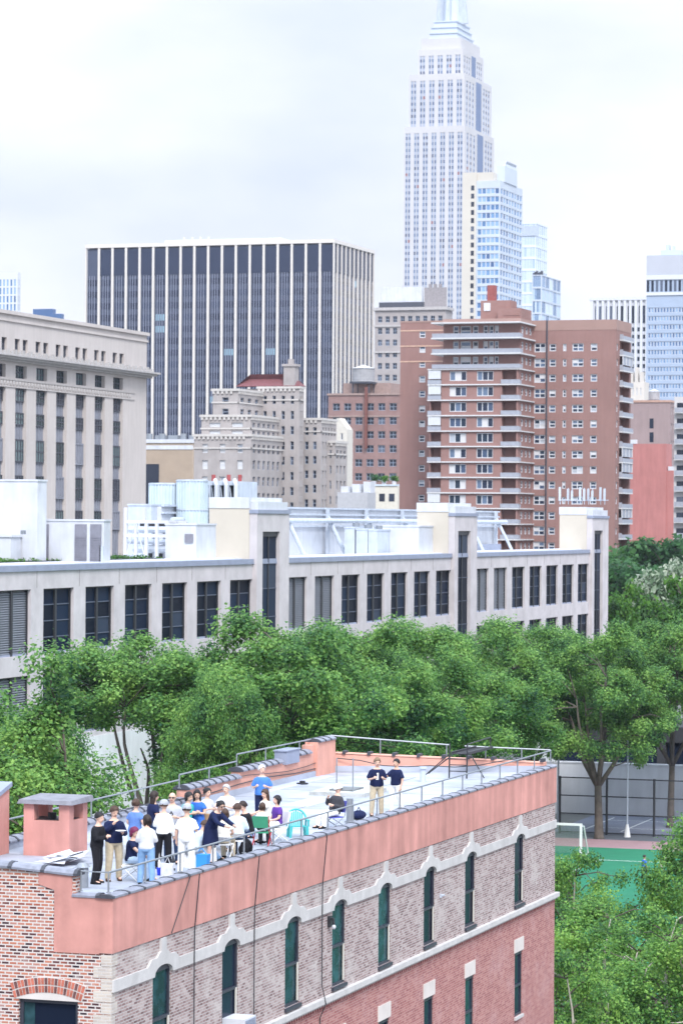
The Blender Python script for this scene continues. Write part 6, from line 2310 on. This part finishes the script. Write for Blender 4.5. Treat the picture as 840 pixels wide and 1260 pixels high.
# --- slabs of glass and stone further off
def tower(name, label, cat, px, py, D, pl, pr, wallm, gm, fm, nF, nR, nfl, wF=.7, wR=.7, hf=.6, fw=.15, zlow=24, top=0, group=None, depth=.3, nx=1, nz=1):
    x0, x1, y0, y1, zt = corner(px, py, D, pl, pr)
    t = thing(name, ((x0 + x1) / 2, (y0 + y1) / 2, 0), label, cat, group)
    W = Wins(t)
    st_ = style(fm, gm, fw, nx, nz)
    hF = [W.add('F', y0, h, st_, depth) for h in grid(x0 + .4, x1 - .4, nF, wF, zlow, zt - top, nfl, hf)] if nF else []
    hR = [W.add('R', x1, h, st_, depth) for h in grid(y0 + .4, y1 - .4, nR, wR, zlow, zt - top, nfl, hf)] if nR else []
    mb = MB(); shell(mb, x0, x1, y0, y1, 0, zt, hF, hR, depth + .05); mb.build('wall', wallm, t)
    W.finish()
    return t, x0, x1, y0, y1, zt


crm = mat('tower_cream', (.55, .515, .46), .8, .04, .1)
pal = mat('tower_pale', (.48, .53, .61), .7, .06, .1)
t, x0, x1, y0, y1, zt = tower('glass_tower', 'glass apartment tower with a cream stone edge standing in front of the stepped skyscraper', 'tower',
                              615, 222, 1250, 586, 642.5, pal, G_PALE, F_WHITE, 5, 8, 42, .86, .8, .68, .12, 24, 2.5)
a, b = hY(570, 213, y0 + 1), hY(587, 213, y0 + 1)
mb = MB(); mb.box(a.x, x0 - .002, y0 - .4, y0 + 24, 0, a.z)
mb.box(x0 - .002, x1 - 3, y0 + .5, y0 + 20, zt + .002, a.z)
mb.build('stone_edge', crm, t)
mb = MB()
for k in range(42):
    z = 26 + k * (a.z - 30) / 42
    mb.box(b.x - 2.2, b.x - .9, y0 - .44, y0 - .401, z, z + 2.0)
mb.build('slot_window', G_DARK, t, kind='stuff')
c = hY(622, 200, y0 + 8)
mb = MB()
q0, q1 = hY(610, 200, y0 + 6), hY(621, 203, y0 + 6)
yq = hX(636, 203, q1.x).y
mb.box(q0.x, q1.x, y0 + 6, yq, zt + .002, q0.z - 1.5)
mb.hexa([(q0.x + 3, y0 + 6, q0.z - 1.5), (q1.x, y0 + 6, q0.z - 1.5), (q1.x, yq, q0.z - 1.5), (q0.x + 3, yq, q0.z - 1.5), (q0.x + 4, y0 + 8, q0.z + .6), (q1.x - .4, y0 + 8, q0.z + .6), (q1.x - .4, yq - 2, q0.z + .6), (q0.x + 4, yq - 2, q0.z + .6)])
mb.build('roof_plant', pal, t)
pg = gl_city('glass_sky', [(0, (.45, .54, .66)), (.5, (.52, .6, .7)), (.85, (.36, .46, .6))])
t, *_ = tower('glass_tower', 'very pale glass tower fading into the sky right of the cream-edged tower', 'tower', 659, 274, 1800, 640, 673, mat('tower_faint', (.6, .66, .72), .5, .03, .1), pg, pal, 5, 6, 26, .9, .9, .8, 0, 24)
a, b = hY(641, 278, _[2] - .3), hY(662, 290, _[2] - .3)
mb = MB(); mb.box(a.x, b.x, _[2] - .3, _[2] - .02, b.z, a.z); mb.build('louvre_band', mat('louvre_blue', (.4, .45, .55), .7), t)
bg_ = gl_city('glass_mirror', [(0, (.2, .3, .46)), (.3, (.42, .54, .7)), (.6, (.55, .64, .76)), (.8, (.1, .18, .32))], rough=.05)
t, x0, x1, y0, y1, zt = tower('glass_tower', 'small mirror-glass block with dark roof plant right of the pale towers', 'tower', 666, 338, 1150, 654, 689.5, pal, bg_, F_BLUE, 4, 5, 20, .9, .93, .86, 0, 24)
mb = MB()
for i in range(6):
    mb.box(x0 + i * (x1 - x0) / 6, x0 + (i + .6) * (x1 - x0) / 6, y0 + 1, y0 + 3, zt, zt + .8 + .4 * (i % 3))
mb.build('roof_plant', F_DARK, t)
# white slab with vertical piers
t, x0, x1, y0, y1, zt = tower('striped_slab', 'white office slab with dark windows between white piers behind the red apartment block', 'building', 797, 369, 1080, 727, 820, mat('slab_bright', (.58, .59, .63), .8, .04), G_DARK, F_BLUE, 10, 0, 28, .56, .5, .6, .1, 24, 9)
mb = MB()
for i in range(11):
    x = x0 + .4 + i * (x1 - x0 - .8) / 10
    mb.box(x - .45, x + .45, y0 - .7, y0 - .001, 0, zt - .01)
mb.build('pier', bpy.data.materials['slab_bright'], t)
mb = MB()
for i in range(5):
    a = x0 + .8 + i * (x1 - x0 - .8) / 5
    mb.box(a + .6, a + (x1 - x0) / 5 - 1.2, y0 - .3, y0 - .002, zt - 8, zt - 2)
mb.build('upper_window', G_DARK, t)
mb = MB(); mb.box(x0 - .6, x1, y0 - .8, y1, zt, zt + 1); mb.build('roof_edge', bpy.data.materials['slab_bright'], t)
# blue glass tower at the right edge
gr = mat('tower_grey', (.42, .44, .5), .7, .06, .1)
t, x0, x1, y0, y1, zt = tower('glass_tower', 'blue-grey glass tower with a grey top at the right edge', 'tower', 862, 313, 880, 795, 880, mat('tower_steel', (.33, .40, .52), .5, .08, .1), G_PALE, F_WHITE, 17, 0, 27, .74, .5, .62, .13, 24, 14.5)
mb = MB(); mb.box(x0 - .05, x1, y0 - .05, y0 - .002, zt - 5.5, zt - .1); mb.build('blank_band', gr, t)
mb = MB(); mb.box(x0 - .1, x1, y0 - .3, y0 - .052, zt - 7, zt - 5.6); mb.box(x0 - .1, x1, y0 - .3, y0 - .052, zt - 11.5, zt - 10.6); mb.build('floor_band', F_WHITE, t)
mb = MB()
for i in range(12):
    a = x0 + i * (x1 - x0) / 12
    mb.box(a + .1, a + .8, y0 - .1, y0 - .003, zt - 10.4, zt - 7.2)
mb.build('upper_window', G_DARK, t)
a, b = hY(812, 308, y0 + 3), hY(838, 313, y0 + 3)
mb = MB(); mb.box(a.x, b.x, y0 + 3, y0 + 9, zt, a.z); mb.box(a.x + 1.5, a.x + 2.6, y0 + 3, y0 + 5, a.z, a.z + 1.6); mb.box(a.x + 3.4, a.x + 4, y0 + 3, y0 + 5, a.z, a.z + 1.2); mb.build('roof_plant', pal, t)
# brown building with blind wall and tank
t, x0, x1, y0, y1, zt = tower('brown_loft', 'greyish-pink loft building with a blind wall behind the salmon wall', 'building', 824, 495, 690, 774, 835, mat('loft_pink', (.31, .235, .235), .9, .1, .15, streak=.1), G_DARK, F_WHITE, 0, 4, 8, .5, .5, .5)
q = hY(801, 520, y0)
mb = MB()
for k, py in enumerate((521, 538)):
    p = hY(801, py, y0); mb.box(p.x - .45, p.x + .45, y0 - .06, y0 - .002, p.z - 1.1, p.z + 1.1)
mb.build('window', G_DARK, t)
mb = MB(); mb.box(x0 - .1, x1 + .2, y0 - .2, y1, zt + .002, zt + .5); mb.build('coping', mat('coping_orange', (.42, .27, .22), .9), t)
tank(804, 479, 492, y0 + 3, 13, zt + .5, 'small grey water tank on the greyish-pink loft building')
t, x0, x1, y0, y1, zt = tower('stone_tower', 'narrow pale old stone building between the apartment block and the blue glass tower', 'building', 792, 470, 800, 774, 798, mat('old_pale', (.58, .54, .5), .9, .12, .2), G_DARK, F_WHITE, 3, 0, 8, .3, .3, .4)
mb = MB()
for i in range(3):
    a = x0 + (x1 - x0) * (i + .1) / 3; mb.box(a, a + (x1 - x0) * .2, y0, y0 + 2, zt, zt + 2.6 + 1.2 * (i % 2))
mb.build('pinnacle', bpy.data.materials['old_pale'], t)
# salmon party wall
x0, x1, y0, y1, zt = corner(819, 546, 600, 772, 826)
t = thing('salmon_building', ((x0 + x1) / 2, (y0 + y1) / 2, 0), 'plain salmon-painted windowless building beyond the dark trees', 'building')
mb = MB(); mb.box(x0, x1, y0, y1, 0, zt); z2 = hY(826, 579, y0 + .5).z; mb.box(x1 + .002, hY(832, 579, y0).x, y0 + .3, y1, 0, z2)
mb.build('wall', mat('salmon_paint', (.45, .19, .18), .9, .1, .2, streak=.14), t)
mb = MB(); mb.box(x0 - .1, x0 + 1.6, y0 - .1, y0 + 1.2, zt, zt + .8); mb.box(x1 + .3, x1 + 1.6, y0 + .5, y0 + 1.5, z2, z2 + .8); mb.build('chimney', F_WHITE, t)
# white balconied block at the right edge
x0, x1, y0, y1, zt = corner(870, 488, 560, 829, 880)
t = thing('balcony_block', ((x0 + x1) / 2, (y0 + y1) / 2, 0), 'white apartment block with stacked balconies at the right edge', 'building')
mb = MB(); mb.box(x0, x1, y0, y1, 0, zt); mb.build('wall', mat('white_brick', (.56, .55, .56), .9, .08), t)
for k in range(16):
    z = zt - 2 - k * 2.85
    m = MB(); m.box(x0 + .3, x1 - 1, y0 - 1.0, y0 - .001, z - 1, z - .85, 0); m.box(x0 + .3, x1 - 1, y0 - 1.02, y0 - .95, z - .849, z, 1); m.build('balcony', [slabm, railm], t)
    m = MB(); m.box(x0 + .5, x0 + 2.4, y0 - .04, y0 - .002, z - .8, z + .9); m.box(x0 + 3.2, x0 + 5, y0 - .04, y0 - .002, z - .8, z + .9); m.build('window', G_DARK, t)
# left edge: far white tower and flat blue block
t, *_ = tower('striped_tower', 'far white tower with blue window stripes at the left edge', 'tower', 22, 335, 1500, -20, 26, F_WHITE, G_PALE, F_BLUE, 9, 2, 30, .5, .5, .8, 0, 24, 3)
x0, x1, y0, y1, zt = corner(76, 386, 1300, 26, 79)
t = thing('blue_glass_block', ((x0 + x1) / 2, (y0 + y1) / 2, 0), 'distant flat-topped dark blue block peeping over the grand stone building', 'building')
mb = MB(); mb.box(x0, x1, y0, y1, 0, zt); mb.build('wall', mat('block_blue', (.06, .12, .26), .4, .1, .1, .5), t)
a = hY(45, 381, y0 + 4); mb = MB(); mb.box(a.x, a.x + 9, y0 + 4, y1 - 2, zt, a.z); mb.build('penthouse', bpy.data.materials['block_blue'], t)
# tan ribbed building between the grand building and the hotel
x0, x1, y0, y1, zt = corner(238, 545, 760, 176, 246)
t = thing('ribbed_building', ((x0 + x1) / 2, (y0 + y1) / 2, 0), 'low tan ribbed building with a white roof edge beside the ornate hotel', 'building')
mb = MB(); mb.box(x0, x1, y0, y1, 0, zt)
zz1 = hY(200, 553, y0).z
for i in range(40):
    x = x0 + (x1 - x0) * i / 40
    mb.box(x, x + .12, y0 - .12, y0 - .001, 20, zz1)
mb.build('wall', mat('rib_tan', (.42, .34, .27), .9, .08, .3), t)
mb = MB(); mb.box(x0 - .3, x1 + .3, y0 - .3, y1, zt + .002, zt + .9); mb.box(x0, x1, y0 - .2, y0 - .122, zz1, zt - .6); mb.build('roof_edge', M_['white'], t)
a, b = hY(176, 571, y0), hY(196, 600, y0)
mb = MB(); mb.box(a.x, b.x, y0 - .3, y0 - .13, 20, a.z); mb.build('window_bay', G_DARK, t)
mb = MB()
for px in (184, 200, 226):
    q = hY(px, 545, y0 + 3); mb.cyl((q.x, y0 + 3), .8, zt + .9, zt + 2.4, 10); mb.box(q.x + 1.5, q.x + 4, y0 + 3, y0 + 5, zt + .9, zt + 2)
mb.build('roof_plant', M_['metal'], t)
# low roofs between the hotel and the apartment block
x0, x1, y0, y1, zt = corner(489, 598, 640, 449, 510)
t = thing('terrace_building', ((x0 + x1) / 2, (y0 + y1) / 2, 0), 'low cream building with a planted roof terrace left of the red apartment block', 'building')
mb = MB(); mb.box(x0, x1, y0, y1, 0, zt); mb.build('wall', mat('terrace_cream', (.6, .57, .5), .9, .08), t)
mb = MB(); mb.box(x0 - .2, x1, y0 - .2, y1, zt + .002, zt + .35); mb.build('roof_edge', mat('roof_sky', (.5, .58, .66), .7), t)
mb = MB()
for k in range(3):
    mb.box(x0 + 1 + k * 2.1, x0 + 2.2 + k * 2.1, y0 - .05, y0 - .002, zt - 3.2, zt - 1.6)
mb.build('window', G_DARK, t)
rng = np.random.default_rng(9)
for i in range(3):
    c = Vector((x0 + 1 + i * 2.2, y0 + 3, zt + .36))
    v = leaves(rng, [np.array([rng.uniform(-.6, .6), rng.uniform(-.6, .6), rng.uniform(.8, 1.8)]) for _ in range(9)], [.7] * 9, 120, .3)
    r = thing('potted_shrub', c, 'green shrub on the cream roof terrace, ' + ('by its left end', 'in the middle of the row', 'nearest the red brick')[i], 'shrub', 'shrubs on the roof terrace')
    o = bpy.data.objects.new('foliage', fastquads('foliage', v, (LEAFD, LEAFB, LEAFB)[i])); COL.objects.link(o); o.parent = r
    mb = MB(); mb.cyl(c, .45, c.z, c.z + .7, 10, r2=.55); mb.build('pot', M_['concrete'], r)
x0, x1, y0, y1, zt = corner(452, 606, 610, 415, 462)
t = thing('grey_shed_building', ((x0 + x1) / 2, (y0 + y1) / 2, 0), 'low grey roof with small white sheds in front of the brown brick building', 'building')
mb = MB(); mb.box(x0, x1, y0, y1, 0, zt); mb.build('wall', mat('shed_grey', (.42, .43, .46), .9, .1), t)
for i in range(3):
    a = x0 + .4 + i * 2.0
    mb = MB(); mb.box(a, a + 1.5, y0 + 1 + i, y0 + 4 + i, zt, zt + 1.2 + .5 * i); mb.build('shed', M_['white'], t)
x0, x1, y0, y1, zt = corner(427, 545, 720, 409, 432)
t, *_ = tower('stone_tower', 'narrow pale stone wing with a gabled top between the hotel and the brown brick building', 'building', 427, 528, 730, 405, 434, mat('wing_pale', (.56, .53, .48), .9, .08), G_DARK, F_WHITE, 2, 0, 7, .3, .3, .45)
mb = MB(); xa, xb, ya, za = _[0], _[1], _[2], _[4]
mb.hexa([(xa, ya, za), (xb, ya, za), (xb, ya + 4, za), (xa, ya + 4, za), ((xa + xb) / 2 - .3, ya, za + 2.6), ((xa + xb) / 2 + .3, ya, za + 2.6), ((xa + xb) / 2 + .3, ya + 4, za + 2.6), ((xa + xb) / 2 - .3, ya + 4, za + 2.6)])
mb.build('gable', bpy.data.materials['wing_pale'], t)

# ---------------------------------------------------------------- air
hz, t, b = nt('haze')
t.nodes.remove(b)
pv = N(t, 'ShaderNodeVolumePrincipled')
pv.inputs['Color'].default_value = (.8, .87, 1, 1)
pv.inputs['Density'].default_value = .00005
t.links.new(pv.outputs[0], t.nodes['Material Output'].inputs['Volume'])
mb = MB()
mb.box(-1500, 900, -60, 2300, -1.2, 420)
mb.build('haze', hz, kind='stuff', origin=(-300, 1100, -1.2))

# ---------------------------------------------------------------- sky, sun, camera
w = bpy.data.worlds.new('World')
scene.world = w
w.use_nodes = True
t = w.node_tree
L = t.links.new
bg = t.nodes['Background']
SUN_EL, SUN_AZ = R(46), None
sd = Vector((.48, -.80, 0)).normalized()       # horizontal direction towards the sun
sk = N(t, 'ShaderNodeTexSky')
sk.sky_type = 'NISHITA'
sk.sun_disc = False
sk.sun_elevation = SUN_EL
sk.sun_rotation = math.atan2(sd.x, sd.y)
sk.air_density, sk.dust_density, sk.ozone_density = 1.2, 1.5, 1.5
geo = N(t, 'ShaderNodeTexCoord')
mp = N(t, 'ShaderNodeMapping')
mp.inputs['Scale'].default_value = (1, 1, 2.6)
mp.inputs['Location'].default_value = (3.1, .4, .2)
L(geo.outputs['Generated'], mp.inputs['Vector'])
n1 = N(t, 'ShaderNodeTexNoise', i_Scale=5.0, i_Detail=6.0, i_Roughness=.5)
L(mp.outputs['Vector'], n1.inputs['Vector'])
cl = ramp(t, [(.3, (5.7, 6.1, 7.6)), (.5, (7.5, 7.7, 8.5)), (.68, (9.2, 9.1, 9.3))])
L(n1.outputs['Fac'], cl.inputs['Fac'])
cov = ramp(t, [(.22, (.86,) * 3), (.5, (.97,) * 3)])
L(n1.outputs['Fac'], cov.inputs['Fac'])
mx = N(t, 'ShaderNodeMix', data_type='RGBA')
L(cov.outputs['Color'], mx.inputs[0])
L(sk.outputs['Color'], mx.inputs[6])
L(cl.outputs['Color'], mx.inputs[7])
sp = N(t, 'ShaderNodeSeparateXYZ')
L(geo.outputs['Generated'], sp.inputs[0])
# an overcast sky is about three times as bright overhead as near the horizon
zr_ = ramp(t, [(.0, (.333, .333, .34)), (.17, (.355, .36, .37)), (.95, (.82, .93, 1.0))])
L(sp.outputs['Z'], zr_.inputs['Fac'])
vm = N(t, 'ShaderNodeMix', data_type='RGBA', blend_type='MULTIPLY')
vm.inputs[0].default_value = 1
L(mx.outputs[2], vm.inputs[6])
L(zr_.outputs['Color'], vm.inputs[7])
L(vm.outputs[2], bg.inputs['Color'])
bg.inputs['Strength'].default_value = .15
su = bpy.data.lights.new('sun', 'SUN')
su.energy = 1.4
su.angle = R(20)
su.color = (1, .95, .9)
so = bpy.data.objects.new('sun', su)
COL.objects.link(so)
dirv = -Vector((sd.x * math.cos(SUN_EL), sd.y * math.cos(SUN_EL), math.sin(SUN_EL)))
so.rotation_euler = dirv.to_track_quat('-Z', 'Y').to_euler()
so.location = (0, 0, 300)

cam = bpy.data.cameras.new('camera')
co = bpy.data.objects.new('camera', cam)
COL.objects.link(co)
fw = Vector((-ST * math.cos(PIT), CT * math.cos(PIT), math.sin(PIT)))
rt = Vector((CT, ST, 0))
up = rt.cross(fw)
X = rt * math.cos(ROLL) + up * math.sin(ROLL)
Yv = -rt * math.sin(ROLL) + up * math.cos(ROLL)
co.matrix_world = Matrix(((X.x, Yv.x, -fw.x, 0), (X.y, Yv.y, -fw.y, 0), (X.z, Yv.z, -fw.z, HC), (0, 0, 0, 1)))
cam.sensor_fit = 'VERTICAL'
cam.sensor_height = 36
cam.sensor_width = 24
cam.lens = 36 * F / 1260
cam.clip_start, cam.clip_end = 1, 12000
cam.dof.use_dof = True
cam.dof.focus_distance = 100
cam.dof.aperture_fstop = 2.8
scene.camera = co
scene.view_settings.view_transform = 'Standard'
scene.view_settings.look = 'None'
scene.view_settings.exposure = 1.38
scene.view_settings.gamma = 1
scene.render.engine = 'CYCLES'
scene.cycles.use_denoising = True
try:
    scene.cycles.denoiser = 'OPENIMAGEDENOISE'
except Exception:
    pass
scene.cycles.max_bounces = 6
scene.cycles.diffuse_bounces = 3
scene.cycles.glossy_bounces = 2
scene.cycles.transmission_bounces = 2
scene.cycles.transparent_max_bounces = 6
scene.cycles.volume_bounces = 0
scene.cycles.sample_clamp_indirect = 6
